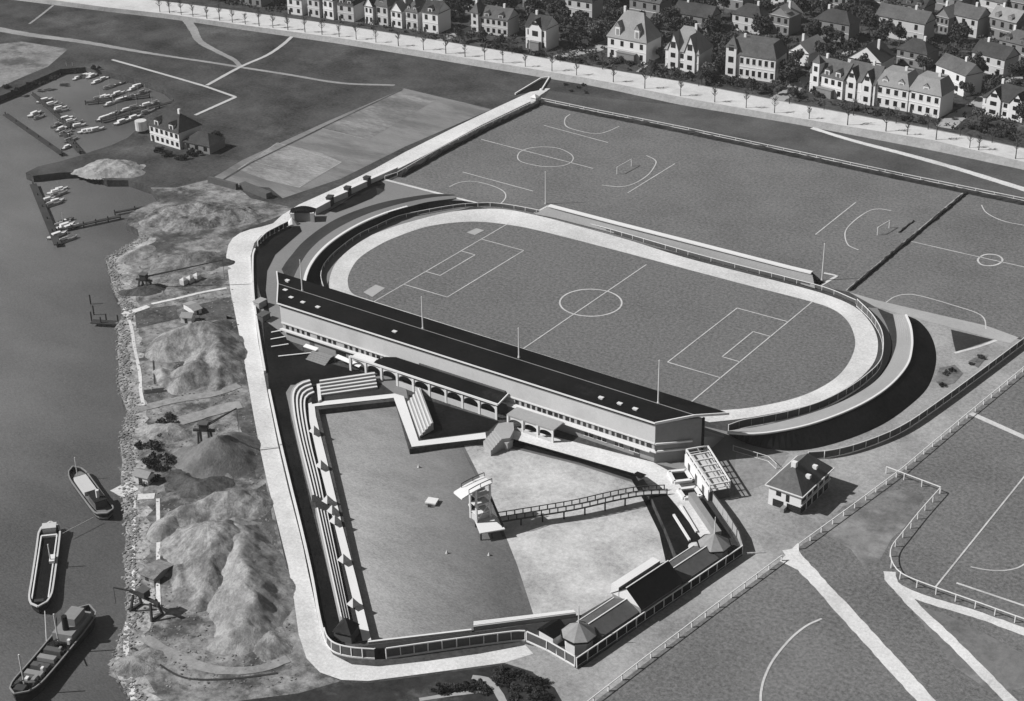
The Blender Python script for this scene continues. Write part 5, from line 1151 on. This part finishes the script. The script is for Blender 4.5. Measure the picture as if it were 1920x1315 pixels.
rowsB = [
 ('at the top of the marina near the shore', zb([(450,66),(492,52),(535,48),(562,104),(588,92),(615,84),(643,86),(668,90),(700,132),(724,118),(746,110),(790,172),(832,157),(878,142),(962,184),(988,168),(1010,158)]), .15),
 ('in the upper jetty row of the marina', zb([(722,250),(750,244),(778,242),(808,240),(852,218),(790,294),(826,280),(862,268),(900,256),(938,244),(975,232),(1010,220),(1050,207)]), .12),
 ('in the lower jetty row by the boathouse', zb([(742,400),(776,386),(812,372),(846,358),(880,348),(914,336),(988,316),(1020,308),(1062,302),(1108,292),(882,424),(968,394),(1072,350)]), .12),
 ('in the left mooring line of the marina', zb([(322,268),(366,294),(396,306),(426,328),(446,342),(470,400),(505,416),(540,430),(560,452),(622,490),(652,486),(690,482)]), .05),
 ('in the outer mooring line beside the pier', zb([(285,388),(250,366),(402,448),(442,474),(476,502),(492,514),(515,552),(484,606)]), .22),
 ('in the upper cluster of the lower inlet', zb([(432,912),(402,930),(424,946),(382,966),(344,986),(402,1000),(390,1018)]), .1),
 ('in the lower cluster of the lower inlet', zb([(480,1136),(470,1178),(502,1190),(522,1186),(452,1166),(412,1246),(492,1276)]), .12)]
vn = ['white cabin boat', 'white sailing dinghy', 'small rowing boat']
def ordw(i): return ['first','second','third','fourth','fifth','sixth','seventh','eighth','ninth','tenth','eleventh','twelfth','thirteenth','fourteenth','fifteenth','sixteenth','seventeenth'][i]
for rl, pxs, tilt in rowsB:
    for i, (u, v) in enumerate(pxs):
        k = random.choices((0, 1, 2), (5, 4, 1))[0]
        o = protos[k] if not used[k] else copy_tree(protos[k]); used[k] = True
        p = g(u, v, -2.2); o.location = (p.x, p.y, -2.45)
        dd = g(u + 20, v - 20*(tilt + .2 + random.uniform(-.06, .06)), -2.2) - p; o.rotation_euler = (0, 0, math.atan2(dd.y, dd.x) + (math.pi if random.random() < .3 else 0))
        s_ = random.uniform(.7, .95); o.scale = (s_, s_*.78, s_)
        tag(o, '%s, %s from left %s' % (vn[k], ordw(i), rl), 'boat', 'boats moored in the marina and inlet')
def jetty(pa, pb, w, label):
    a, b = g(pa[0], pa[1], -1.4), g(pb[0], pb[1], -1.4); rt = thing('jetty', a, label, 'jetty', 'jetties in the marina')
    q = MB(); q.obox(a, b, w, -1.7, -1.4); part('deck', q, M_WOOD, rt)
    for p in resample([a, b], 6):
        q = MB(); q.tube((p.x, p.y, -4), (p.x, p.y, -.6), .2); part('pile', q, M_WOOD, rt)
jetty((10,214), (116,288), 2.2, 'long dark pier closing the marina on the river side'); jetty((160,192), (280,178), 1.8, 'dark jetty under the upper boat row'); jetty((190,226), (325,190), 1.8, 'dark jetty beside the boathouse boat row'); jetty((62,176), (132,238), 1.8, 'dark mooring boom along the left boat line'); jetty((120,250), (150,284), 2.0, 'short dark landing at the pier root')
jetty((62,345), (108,458), 2.4, 'dark boom closing the lower inlet'); jetty((110,430), (225,405), 1.6, 'dark jetty across the lower inlet'); jetty((215,398), (400,362), 1.2, 'long thin dark jetty from the inlet to the mound')
# white tank beside the boathouse
p = g(266,248); tk = thing('water_tank', p, 'white round tank standing left of the boathouse', 'tank')
q = MB(); q.tube(p + Vector((0, 0, 1)), p + Vector((0, 0, 4.6)), 2.2, 2.2, 16); part('drum', q, M_BOAT, tk)
for k in range(4):
    q = MB(); c = p + Vector((1.5*math.cos(k*math.pi/2), 1.5*math.sin(k*math.pi/2), 0)); q.tube(c, c + Vector((0, 0, 1.2)), .2); part('leg', q, M_STEEL, tk)

# ================================================================== HOUSES
mh = MB(); mh.box(-.5, .5, -.07, .08, 0, 1); HW = mh.mesh('window', M_GLASS)
mh = MB(); mh.box(-.58, .58, -.1, .05, -.08, 0); mh.box(-.58, .58, -.1, .05, 1, 1.07); HWF = mh.mesh('window_trim', M_WHITE)
ROOFS = {'dark': mat('dark_tile_roof', .055, .4, .5, 1.2), 'mid': M_ROOFG, 'pale': M_ROOFL}
WALLS = {'white': M_WHITE, 'cream': M_RENDER, 'grey': mat('grey_render', .20, .12, .3, 1.2)}
def house(p, w, d, h, rh, label, roof='gable_side', wall='white', rf='mid', floors=2, bays=4, dormers=0, turret=None, rz=0.0, chim=True, front_gables=0, group='villas beyond the embankment road', name='villa', windows=True, trim=False, porch=False, side_windows=False):
    rt = thing(name, p, label, 'house', group, rz)
    q = MB(); q.box(0, w, 0, d, -.3, h); part('wall', q, WALLS[wall], rt, local=True)
    o = .5; R_ = MB(); mr = ROOFS[rf]
    e = [(-o, -o, h), (w + o, -o, h), (w + o, d + o, h), (-o, d + o, h)]
    if roof == 'gable_side':
        a, b = (-o, d/2, h + rh), (w + o, d/2, h + rh); R_.quad(e[0], e[1], b, a); R_.quad(e[2], e[3], a, b)
        gb = MB(); gb.poly([(0, 0, h), (0, d/2, h + rh - .15), (0, d, h)]); part('gable', gb, WALLS[wall], rt, local=True)
        gb = MB(); gb.poly([(w, 0, h), (w, d, h), (w, d/2, h + rh - .15)]); part('gable', gb, WALLS[wall], rt, local=True)
    elif roof == 'gable_front':
        a, b = (w/2, -o, h + rh), (w/2, d + o, h + rh); R_.quad(e[1], e[2], b, a); R_.quad(e[3], e[0], a, b)
        gb = MB(); gb.poly([(0, 0, h), (w, 0, h), (w/2, 0, h + rh - .15)]); part('gable', gb, WALLS[wall], rt, local=True)
        gb = MB(); gb.poly([(w, d, h), (0, d, h), (w/2, d, h + rh - .15)]); part('gable', gb, WALLS[wall], rt, local=True)
    elif roof == 'hip':
        i = min(w, d)*.42
        if w >= d: a, b = (i, d/2, h + rh), (w - i, d/2, h + rh); R_.quad(e[0], e[1], b, a); R_.poly([e[1], e[2], b]); R_.quad(e[2], e[3], a, b); R_.poly([e[3], e[0], a])
        else: a, b = (w/2, i, h + rh), (w/2, d - i, h + rh); R_.poly([e[0], e[1], a]); R_.quad(e[1], e[2], b, a); R_.poly([e[2], e[3], b]); R_.quad(e[3], e[0], a, b)
    else:
        s = min(w, d)*.18; t = [(s, s, h + rh), (w - s, s, h + rh), (w - s, d - s, h + rh), (s, d - s, h + rh)]
        for k in range(4): R_.quad(e[k], e[(k+1) % 4], t[(k+1) % 4], t[k])
        R_.quad(*t)
    R_.quad(e[3], e[2], e[1], e[0])
    ro = part('roof', R_, mr, rt, local=True)
    fh = h/floors
    if windows:
        for f in range(floors):
            for k in range(bays):
                wx_ = w*(k + .5)/bays; ow = add('window', HW, rt, (wx_, 0, f*fh + fh*.28)); ow.scale = (min(1.5, w/bays*.5), 1, fh*.5)
                if trim: ot = add('window_trim', HWF, rt, (wx_, 0, f*fh + fh*.28)); ot.scale = (min(1.6, w/bays*.52), 1, fh*.5)
            if side_windows:
                for k in range(3):
                    q = MB(); q.box(w - .05, w + .07, d*(k + .5)/3 - .5, d*(k + .5)/3 + .5, f*fh + fh*.28, f*fh + fh*.78); part('window', q, M_GLASS, rt, local=True)
        q = MB(); q.box(w*.06, w*.06 + 1.1, -.12, .05, 0, 2.1); part('door', q, M_WOOD, rt, local=True)
    q = MB(); q.box(-.12, w + .12, -.18, -.02, h - .3, h + .05); part('cornice', q, M_CONC, rt, local=True)
    if floors > 1:
        q = MB(); q.box(-.06, w + .06, -.13, -.01, fh - .1, fh + .12); part('string_course', q, M_CONC, rt, local=True)
    for k in range(dormers):
        x = w*(k + .5)/dormers; dm_ = MB(); dw = min(2.2, w/dormers*.45); zz = h + rh*.12; y1 = d*.22
        dm_.box(x - dw/2, x + dw/2, -.15 + .3, y1 + 1.0, h + .05, h + rh*.45)
        do = part('dormer', dm_, WALLS[wall], ro, local=True)
        dr = MB(); dr.quad((x - dw*.65, .0, h + rh*.43), (x, .0, h + rh*.66), (x, y1 + 1.3, h + rh*.66), (x - dw*.65, y1 + 1.3, h + rh*.43)); dr.quad((x, .0, h + rh*.66), (x + dw*.65, .0, h + rh*.43), (x + dw*.65, y1 + 1.3, h + rh*.43), (x, y1 + 1.3, h + rh*.66)); dr.poly([(x - dw*.55, .1, h + rh*.44), (x + dw*.55, .1, h + rh*.44), (x, .1, h + rh*.63)]); dr.box(x - dw*.3, x + dw*.3, .08, .14, h + rh*.12, h + rh*.36)
        part('dormer_roof', dr, mr, ro, local=True)
    for k in range(front_gables):
        x = w*(k + .5)/front_gables; gw_ = w/front_gables*.62; q = MB(); q.prism([(x - gw_/2, -.6), (x + gw_/2, -.6), (x + gw_/2, 1.0), (x - gw_/2, 1.0)], 0, h + .05); q.poly([(x - gw_/2, -.6, h + .05), (x + gw_/2, -.6, h + .05), (x, -.6, h + rh*.8)])
        part('bay', q, WALLS[wall], rt, local=True)
        q = MB(); q.quad((x - gw_/2 - .3, -.9, h - .15), (x, -.9, h + rh*.82), (x, d*.42, h + rh*.82), (x - gw_/2 - .3, d*.3, h - .15)); q.quad((x, -.9, h + rh*.82), (x + gw_/2 + .3, -.9, h - .15), (x + gw_/2 + .3, d*.3, h - .15), (x, d*.42, h + rh*.82)); part('bay_roof', q, mr, ro, local=True)
        for f in range(floors + 1):
            ow = add('window', HW, rt, (x, -.6, f*fh + fh*.28)); ow.scale = (gw_*.45, 1, fh*.48 if f < floors else rh*.28)
    if turret is not None:
        x, tw, th = turret; q = MB(); q.box(x - tw/2, x + tw/2, -.9, tw*.8, 0, th); tu = part('turret', q, WALLS[wall], rt, local=True)
        q = MB(); q.cone((x, tw*.4 - .45), tw*.85, th, th + tw*.9, 4, math.pi/4); part('turret_roof', q, mr, tu, local=True)
        for f in range(floors + 1):
            ow = add('window', HW, rt, (x, -.9, f*fh + fh*.28)); ow.scale = (tw*.5, 1, fh*.5)
    if porch:
        q = MB(); q.box(w*.3, w*.75, -2.0, 0, 0, fh*.8); q.box(w*.28, w*.77, -2.2, 0, fh*.8, fh*.8 + .3); part('porch', q, WALLS['grey'], rt, local=True)
    if chim:
        q = MB(); cx_ = w*random.choice((.25, .7)); q.box(cx_ - .5, cx_ + .5, d*.5 - .4, d*.5 + .4, h + rh*.55, h + rh + 1.5); part('chimney', q, M_CONC, ro, local=True)
    return rt
def villa(a, b, h, rh, label, d=11, **k):
    p, r = g(*a), g(*b); dd = r - p; house(p, dd.length, d, h, rh, label, rz=math.atan2(dd.y, dd.x), **k); occupied.append((p + r)/2 + Vector((0, d*.5, 0)))
occupied = []
villa((1139,107), (1211,121), 9.0, 10.5, 'big white villa with steep pale roof and two round dormers', roof='hip', rf='pale', floors=2, bays=4, dormers=2, d=12, porch=True)
villa((1247,127), (1309,138), 8.0, 9.0, 'white villa with twin steep grey gables left of the mansard house', roof='hip', rf='pale', floors=2, bays=3, front_gables=2, d=12)
villa((1361,142), (1452,156), 9.6, 5.5, 'white house with grey mansard roof and curved left gable', roof='mansard', rf='mid', floors=2, bays=8, d=12, turret=(2.2, 4.4, 12.5), trim=True)
villa((1517,172), (1578,188), 8.0, 5.5, 'white terraced house with square corner turret at the left end of the row', roof='gable_side', rf='mid', floors=2, bays=5, d=11, turret=(3, 3.2, 12.5), dormers=3, porch=True)
villa((1580,186), (1638,199), 8.4, 6, 'white terraced house with two gables second in the row', roof='gable_side', rf='mid', floors=2, bays=4, front_gables=2, d=11)
villa((1640,198), (1700,210), 8.6, 5.5, 'white terraced house with wide windows third in the row', roof='mansard', rf='pale', floors=2, bays=4, d=11, dormers=2, trim=True)
villa((1702,210), (1760,223), 8.8, 5.5, 'white terraced house at the right end of the row', roof='mansard', rf='pale', floors=2, bays=4, d=11, dormers=1, trim=True)
villa((1752,160), (1806,182), 8.5, 4, 'plain white gabled house behind the right end of the row', roof='gable_side', rf='mid', floors=2, bays=2, d=9, wall='white')
villa((1588,134), (1650,146), 6.0, 6, 'white house with dark gabled roof behind the row', roof='gable_front', rf='dark', floors=1, bays=3, d=12)
villa((1840,212), (1925,232), 6.5, 5, 'low white house with gable at the right edge', roof='hip', rf='dark', floors=2, bays=5, d=11, front_gables=2)
villa((1478,118), (1515,126), 5.5, 4, 'small white barn like house behind the mansard house', roof='gable_front', rf='pale', floors=1, bays=1, d=14)
villa((986,90), (1024,97), 9.5, 4.5, 'white villa with stepped gable near the lane mouth', roof='gable_side', rf='dark', floors=2, bays=3, front_gables=1, d=10, porch=True)
villa((900,62), (952,70), 7.5, 4, 'pale villa left of the stepped gable house', roof='gable_side', rf='mid', floors=2, bays=5, d=10, wall='cream', dormers=2)
villa((884,60), (897,63), 9, 4, 'narrow pale tower house beside the pale villa', roof='hip', rf='mid', floors=3, bays=1, d=6, wall='cream')
lefts = [(540,26,567,30),(578,30,600,34),(607,34,626,38),(634,38,664,42),(685,44,700,47),(706,46,728,50),(734,50,754,54),(762,54,784,58),(793,59,822,64)]
kinds = [('gable_front','dark'),('gable_side','mid'),('gable_front','mid'),('hip','dark'),('gable_front','dark'),('mansard','mid'),('gable_front','pale'),('hip','mid'),('gable_side','dark')]
for i, (l, k) in enumerate(zip(lefts, kinds)):
    villa((l[0], l[1]), (l[2], l[3]), 7.5 + (i % 3)*.7, 4.5, '%s pale house from the left in the row above the embankment road' % ordw(i), roof=k[0], rf=k[1], floors=2, bays=2, d=10, wall=('white', 'cream')[i % 2], dormers=(0, 1, 0, 2, 0, 1, 0, 2, 1)[i])
backs = [((560,4),(600,10),'gable_side','mid'),((640,8),(690,16),'gable_side','dark'),((720,12),(770,22),'hip','mid'),((800,18),(840,26),'gable_front','pale'),((866,24),(892,28),'gable_front','pale'),((980,14),(1016,20),'gable_side','mid'),((1060,30),(1110,38),'hip','dark'),((1180,34),(1236,44),'gable_side','mid'),((1262,50),(1330,62),'gable_side','dark'),((1372,56),(1425,66),'hip','dark'),((1440,60),(1478,68),'gable_front','pale'),((1330,10),(1392,22),'gable_side','mid'),((1430,14),(1480,24),'gable_front','mid'),((1560,22),(1600,30),'gable_side','pale'),((1525,70),(1590,82),'hip','dark'),((1640,66),(1730,84),'gable_side','mid'),((1690,34),(1730,42),'gable_side','dark'),((1752,60),(1776,66),'gable_front','pale'),((1778,60),(1830,72),'gable_side','mid'),((1852,70),(1900,82),'gable_side','pale'),((1680,120),(1735,132),'hip','dark'),((1820,130),(1880,146),'gable_side','dark'),((1870,110),(1925,124),'hip','mid'),((1610,16),(1660,26),'hip','mid'),((1820,20),(1880,34),'gable_side','mid'),((1880,30),(1925,40),'gable_front','mid'),((1080,6),(1130,12),'gable_side','dark'),((1190,4),(1250,12),'hip','mid'),((1740,16),(1800,28),'gable_side','pale'),((450,8),(490,14),'gable_side','dark'),((1500,4),(1540,10),'gable_side','mid'),((940,4),(970,8),'gable_front','mid')]
bl_txt = ['among trees', 'behind the front row', 'in the back gardens']
for i, (a, b, rf_, c_) in enumerate(backs):
    x = a[0]; where = 'far left' if x < 700 else 'left' if x < 1000 else 'middle' if x < 1400 else 'right' if x < 1750 else 'far right'
    lb = '%s house with %s %s roof %s on the %s of the villa quarter, backdrop %s' % (('white', 'cream', 'grey')[i % 3], {'dark':'dark','mid':'grey','pale':'pale'}[c_], {'gable_side':'long gabled','gable_front':'front gabled','hip':'hipped'}[rf_], bl_txt[i % 3], where, ordw(i % 17))
    lb = '%s house with %s %s roof, %s %s among the far %s gardens' % (('cream', 'grey', 'grey')[i % 3], {'dark':'dark','mid':'grey','pale':'pale'}[c_], {'gable_side':'long gabled','gable_front':'front gabled','hip':'hipped'}[rf_], ordw(i // 5), ('nearest', 'behind trees', 'highest', 'half hidden', 'open')[i % 5], where)
    villa(a, b, 6.5 + (i % 4)*.8, 4.2, lb, roof=rf_, rf=c_, floors=2, bays=3, d=10, wall=('cream', 'grey', 'grey')[i % 3], dormers=(0, 2, 0)[i % 3], group='houses far back in the villa quarter')
# boathouse by the marina
p, r = g(283,264), g(338,281)
house(p, (r - p).length, 11, 6.4, 5.2, 'white boathouse with dark hipped roof and rows of windows by the marina', roof='hip', rf='dark', floors=2, bays=6, d=None, rz=math.atan2((r-p).y, (r-p).x), dormers=2, group=None, name='boathouse') if False else house(p, (r - p).length, 11, 6.4, 5.2, 'white boathouse with dark hipped roof and rows of windows by the marina', roof='hip', rf='dark', floors=2, bays=6, rz=math.atan2((r-p).y, (r-p).x), dormers=2, group=None, name='boathouse')
a, b = g(372,268), g(400,276); house(g(345,280), 12, 9, 3.2, 3.0, 'low dark annexe right of the white boathouse', roof='hip', rf='dark', wall='grey', floors=1, bays=3, rz=.1, chim=False, group=None, name='boathouse_annexe')
q = MB(); q.obox(g(392,342), g(445,356), 1.2, 0, 2.2); solo('low_shed_wall', q, M_GREYD, 'dark low wall at the lower corner of the practice ground', 'wall', loc=g(392,342))
q = MB(); q.obox(g(455,352), g(505,372), 2.4, 0, 2.0); solo('low_shed', q, M_GREYD, 'dark low shed at the corner of the practice ground', 'shed', loc=g(455,352))

# ================================================================== TREES
def leaf_cloud(q, c, r, n, rnd, size):
    for _ in range(n):
        while True:
            v = Vector((rnd.uniform(-1, 1), rnd.uniform(-1, 1), rnd.uniform(-1, 1)))
            if .25 < v.length < 1: break
        p = Vector(c) + Vector((v.x*r[0], v.y*r[1], v.z*r[2])); s = size*rnd.uniform(.6, 1.3)
        a = Vector((rnd.gauss(0, 1), rnd.gauss(0, 1), rnd.gauss(0, 1))).normalized(); b = a.cross(Vector((rnd.gauss(0, 1), rnd.gauss(0, 1), rnd.gauss(0, 1)))).normalized()
        q.quad(p - a*s - b*s, p + a*s - b*s*.8, p + a*s*.9 + b*s, p - a*s*.8 + b*s*.9)
def make_tree(seed, h, r, m, name='garden_tree', nl=840):
    rnd = random.Random(seed); rt = bpy.data.objects.new(name, None); col.objects.link(rt)
    q = MB(); q.tube((0, 0, -.3), (.1, .1, h*.55), .28, .14, 6)
    tips = []
    for k in range(6):
        t = 2*math.pi*k/6 + rnd.uniform(-.4, .4); z0 = h*rnd.uniform(.3, .5); tip = Vector((math.cos(t)*r*.6, math.sin(t)*r*.6, h*rnd.uniform(.55, .85))); q.tube((0, 0, z0), tip, .12, .04, 5); tips.append(tip)
    part('trunk', q, M_BARK, rt, local=True)
    q = MB()
    for tip in tips + [Vector((0, 0, h*.8))]:
        leaf_cloud(q, tip, (r*.5*rnd.uniform(.7, 1.2), r*.5*rnd.uniform(.7, 1.2), h*.2*rnd.uniform(.7, 1.2)), nl//7, rnd, .3)
    part('crown', q, m, rt, local=True)
    return rt
tp = [make_tree(1, 8.5, 3.6, M_LEAF), make_tree(2, 6.5, 3.0, M_LEAF), make_tree(3, 10, 3.4, M_LEAF), make_tree(4, 5.0, 2.8, M_LEAF2), make_tree(5, 7.5, 4.0, M_LEAF2)]
tlab = ['dark bushy garden tree of middle height in the villa quarter', 'dark small round garden tree in the villa quarter', 'dark tall narrow garden tree in the villa quarter', 'paler low spreading tree in the villa gardens', 'paler broad tree in the villa gardens']
tused = [False]*5; rnd = random.Random(77); cnt = 0; placed = []
def put_tree(p, k, s, lab, group):
    o = tp[k] if not tused[k] else copy_tree(tp[k]); tused[k] = True
    o.location = (p.x, p.y, 0.02); o.rotation_euler = (0, 0, rnd.uniform(0, 6.28)); o.scale = (s, s, s*rnd.uniform(.85, 1.15)); tag(o, lab, 'tree', group)
for _ in range(9000):
    if cnt >= 295: break
    u = rnd.uniform(330, 1935); vmax = 12 + (u - 440)*.172 - 2
    v = rnd.uniform(-30, vmax)
    if v > vmax: continue
    p = g(u, v)
    if any((p - c).length < (11.5 if c.y < 240 else 9.5) for c in occupied) or any((p - c).length < 3.6 for c in placed): continue
    if any(abs((p - (o_ + Vector((0, -9, 0)))).x) < 8 and -5 < (p - (o_ + Vector((0, -9, 0)))).y < 4 and rnd.random() < .75 for o_ in occupied): continue
    placed.append(p); cnt += 1; k = rnd.choices(range(5), (5, 4, 3, 2, 1))[0]; front = v > vmax - 22
    put_tree(p, k, rnd.uniform(.55, .8) if front else rnd.uniform(.8, 1.25), tlab[k], 'garden trees in the villa quarter, ' + str(k) if False else 'garden trees of the villa quarter')
# low shrubs and ground cover of the gardens: nobody could count them
q = MB(); rnd2 = random.Random(5); nsh = 0
while nsh < 2600:
    u = rnd2.uniform(380, 1940); vmax = 10 + (u - 440)*.172; v = rnd2.uniform(-40, vmax)
    p = g(u, v)
    if any(abs(p.x - c.x) < 8.5 and abs(p.y - c.y) < 6.5 for c in occupied): continue
    r_ = rnd2.uniform(.8, 2.1); leaf_cloud(q, (p.x, p.y, r_*.4), (r_, r_, r_*.7), 14, rnd2, .34); nsh += 1
sh = add('garden_shrubs', q.mesh('garden_shrubs', M_LEAF)); tag(sh, 'dark low shrubs filling the gardens between the villas', 'shrubs', None, 'stuff')
# young bare trees along the embankment road
def make_bare(seed, h):
    rnd = random.Random(seed); rt = bpy.data.objects.new('bare_tree', None); col.objects.link(rt)
    q = MB(); q.tube((0, 0, -.2), (0, 0, h*.6), .2, .13, 6); q.tube((0, 0, h*.6), (.1, 0, h), .12, .04, 5); part('trunk', q, M_WOOD, rt, local=True)
    q = MB()
    for k in range(22):
        t = rnd.uniform(0, 6.28); z0 = h*rnd.uniform(.4, .85); L_ = h*rnd.uniform(.18, .32); e_ = Vector((math.cos(t)*L_*.7, math.sin(t)*L_*.7, z0 + L_*.7)); q.tube((0, 0, z0), e_, .085, .04, 4)
        for _ in range(2): q.tube(Vector((0, 0, z0)).lerp(e_, .6), e_ + Vector((rnd.uniform(-.6, .6), rnd.uniform(-.6, .6), rnd.uniform(.1, .6))), .055, .025, 3)
    part('crown', q, M_BARK, rt, local=True); return rt
bp_ = [make_bare(1, 7.0), make_bare(2, 6.0), make_bare(3, 8.0)]; bused = [False]*3
bx = [747,794,836,872,909,943,985,1035,1081,1150,1209,1276,1340,1399,1452,1517,1589,1661,1701,1755,1818,1835,1904, 705,668,636,604,572,540,512,486,460,436,412,388,362,340,318,300]
def lerp_y(tab, u):
    for (a, b), (c, d) in zip(tab, tab[1:]):
        if a <= u <= c: return b + (d - b)*(u - a)/(c - a)
for i, u in enumerate(sorted(bx)):
    k = i % 3; o = bp_[k] if not bused[k] else copy_tree(bp_[k]); bused[k] = True
    p = g(u, lerp_y(top_near, u) - 2.0, ZR); o.location = p; o.rotation_euler = (0, 0, rnd.uniform(0, 6)); s = rnd.uniform(.8, 1.1); o.scale = (s, s, s)
    tag(o, 'young bare tree in the row along the near edge of the embankment road', 'tree', 'bare trees along the near edge of the embankment road')
for i, u in enumerate([700,780,870,960,1050,1130,1220,1310,1400,1480,1545,1600,1680,1740,1800,1860]):
    k = i % 3; o = copy_tree(bp_[k]); p = g(u, lerp_y(top_far, u) + 1.5, ZR); o.location = p; s = rnd.uniform(.7, .95); o.scale = (s, s, s)
    tag(o, 'young bare tree in the row along the garden side of the embankment road', 'tree', 'bare trees along the garden side of the embankment road')
# bushes
def make_bush(seed, r, h, m):
    rnd = random.Random(seed); q = MB()
    for k in range(9):
        t = rnd.uniform(0, 6.28); d = r*rnd.uniform(.15, .85); c = (math.cos(t)*d, math.sin(t)*d, h*rnd.uniform(.2, .6)); e_ = rnd.uniform(.25, .55); leaf_cloud(q, c, (r*e_, r*e_, h*e_*.9), 75, rnd, .17)
    me = q.mesh('bush', m); return me
bm_ = [make_bush(1, 2.6, 2.4, M_LEAF), make_bush(2, 2.0, 1.8, M_HEDGE), make_bush(3, 2.4, 1.8, M_LEAF)]
def bushes(pxs, lab, group, jitter=0, s=1.0):
    for i, (u, v) in enumerate(pxs):
        o = add('bush', bm_[i % 3]); o.location = g(u, v); o.rotation_euler = (0, 0, rnd.uniform(0, 6)); k = s*rnd.uniform(.8, 1.2); o.scale = (k, k, k); tag(o, lab, 'bush', group)
bushes([(938,1262),(955,1272),(968,1262),(985,1275),(948,1285),(965,1292),(988,1292),(1002,1282),(930,1278),(1010,1298),(1022,1310),(1000,1308),(965,1310),(1018,1285)], 'dark bush in the planted corner below the road bend', 'bushes below the road bend', s=.62)
bushes([(860,1292),(880,1290),(842,1294),(900,1288),(825,1296),(908,1296)], 'dark bush in the bed between the garden paths', 'bushes between the garden paths', s=.7)
bushes([(300,800),(312,806),(322,798),(296,815),(310,820),(330,810),(285,840),(292,860),(278,870),(300,880),(265,838),(316,785),(322,865),(288,900),(272,905)], 'dark bush among the heaps in the middle of the quay', 'bushes among the gravel heaps', s=.9)
sheet('worn_ground', [(1762,690),(1790,684),(1806,700),(1790,718),(1764,726),(1752,712)], .12, mat('damp_gravel', .13, .6, .5, .7)); sheet('worn_ground', [(1815,678),(1840,664),(1852,668),(1834,690)], .12, MATS['damp_gravel'])
bushes([(1775,702),(1786,696),(1822,684),(1838,672),(1768,724)], 'low bush on the gravel beside the dark triangular lawn', 'bushes beside the triangular lawn', s=.45)
bushes([(1535,180),(1600,205),(1640,215),(1660,215),(1700,226),(1725,230),(1820,240),(1840,246),(1860,252),(1880,256),(1900,262),(1490,178),(1330,150),(1345,156),(1385,160),(1410,164),(1440,168),(1180,122),(1160,118),(1230,132),(1290,144),(1270,142),(1080,118),(1050,112),(1010,104),(970,98),(930,90),(1850,238),(1895,248),(1870,242)], 'dark front garden bush between the villas and the embankment road', 'front garden bushes along the embankment road', s=1.15)
bushes([(350,250),(375,256),(395,262),(385,270),(360,262),(405,255),(330,262),(300,285),(315,292),(340,300),(365,290)], 'dark bush round the boathouse', 'bushes round the boathouse', s=1.1)
bushes([(100,150),(60,160),(30,170),(140,135),(180,130),(80,158),(10,165)], 'dark bush along the upper shore of the marina', 'bushes along the marina shore', s=.9)
bushes([(1070,172),(1085,165),(1060,160),(1100,175),(1095,160)], 'low bush near the black wedge plot', 'bushes near the black wedge plot', s=.5)
bushes([(375,402),(395,408),(420,402),(350,410),(440,405),(325,416),(460,398),(410,418)], 'scrubby bush on the long mound by the inlet', 'bushes on the long mound', s=.9)

# ================================================================== 0.00022
hz = MB(); hz.box(-1200, 700, -640, 1300, -7.5, 232)
hm = bpy.data.materials.new('haze'); hm.use_nodes = True; hn = hm.node_tree; hn.nodes.clear()
pv = hn.nodes.new('ShaderNodeVolumePrincipled'); pv.inputs['Color'].default_value = (.85, .85, .85, 1); pv.inputs['Density'].default_value = 0.00006
ho_ = hn.nodes.new('ShaderNodeOutputMaterial'); hn.links.new(pv.outputs[0], ho_.inputs['Volume'])
o = add('haze', hz.mesh('haze', hm)); o['kind'] = 'stuff'; o['label'] = 'thin pale river haze over the whole place'
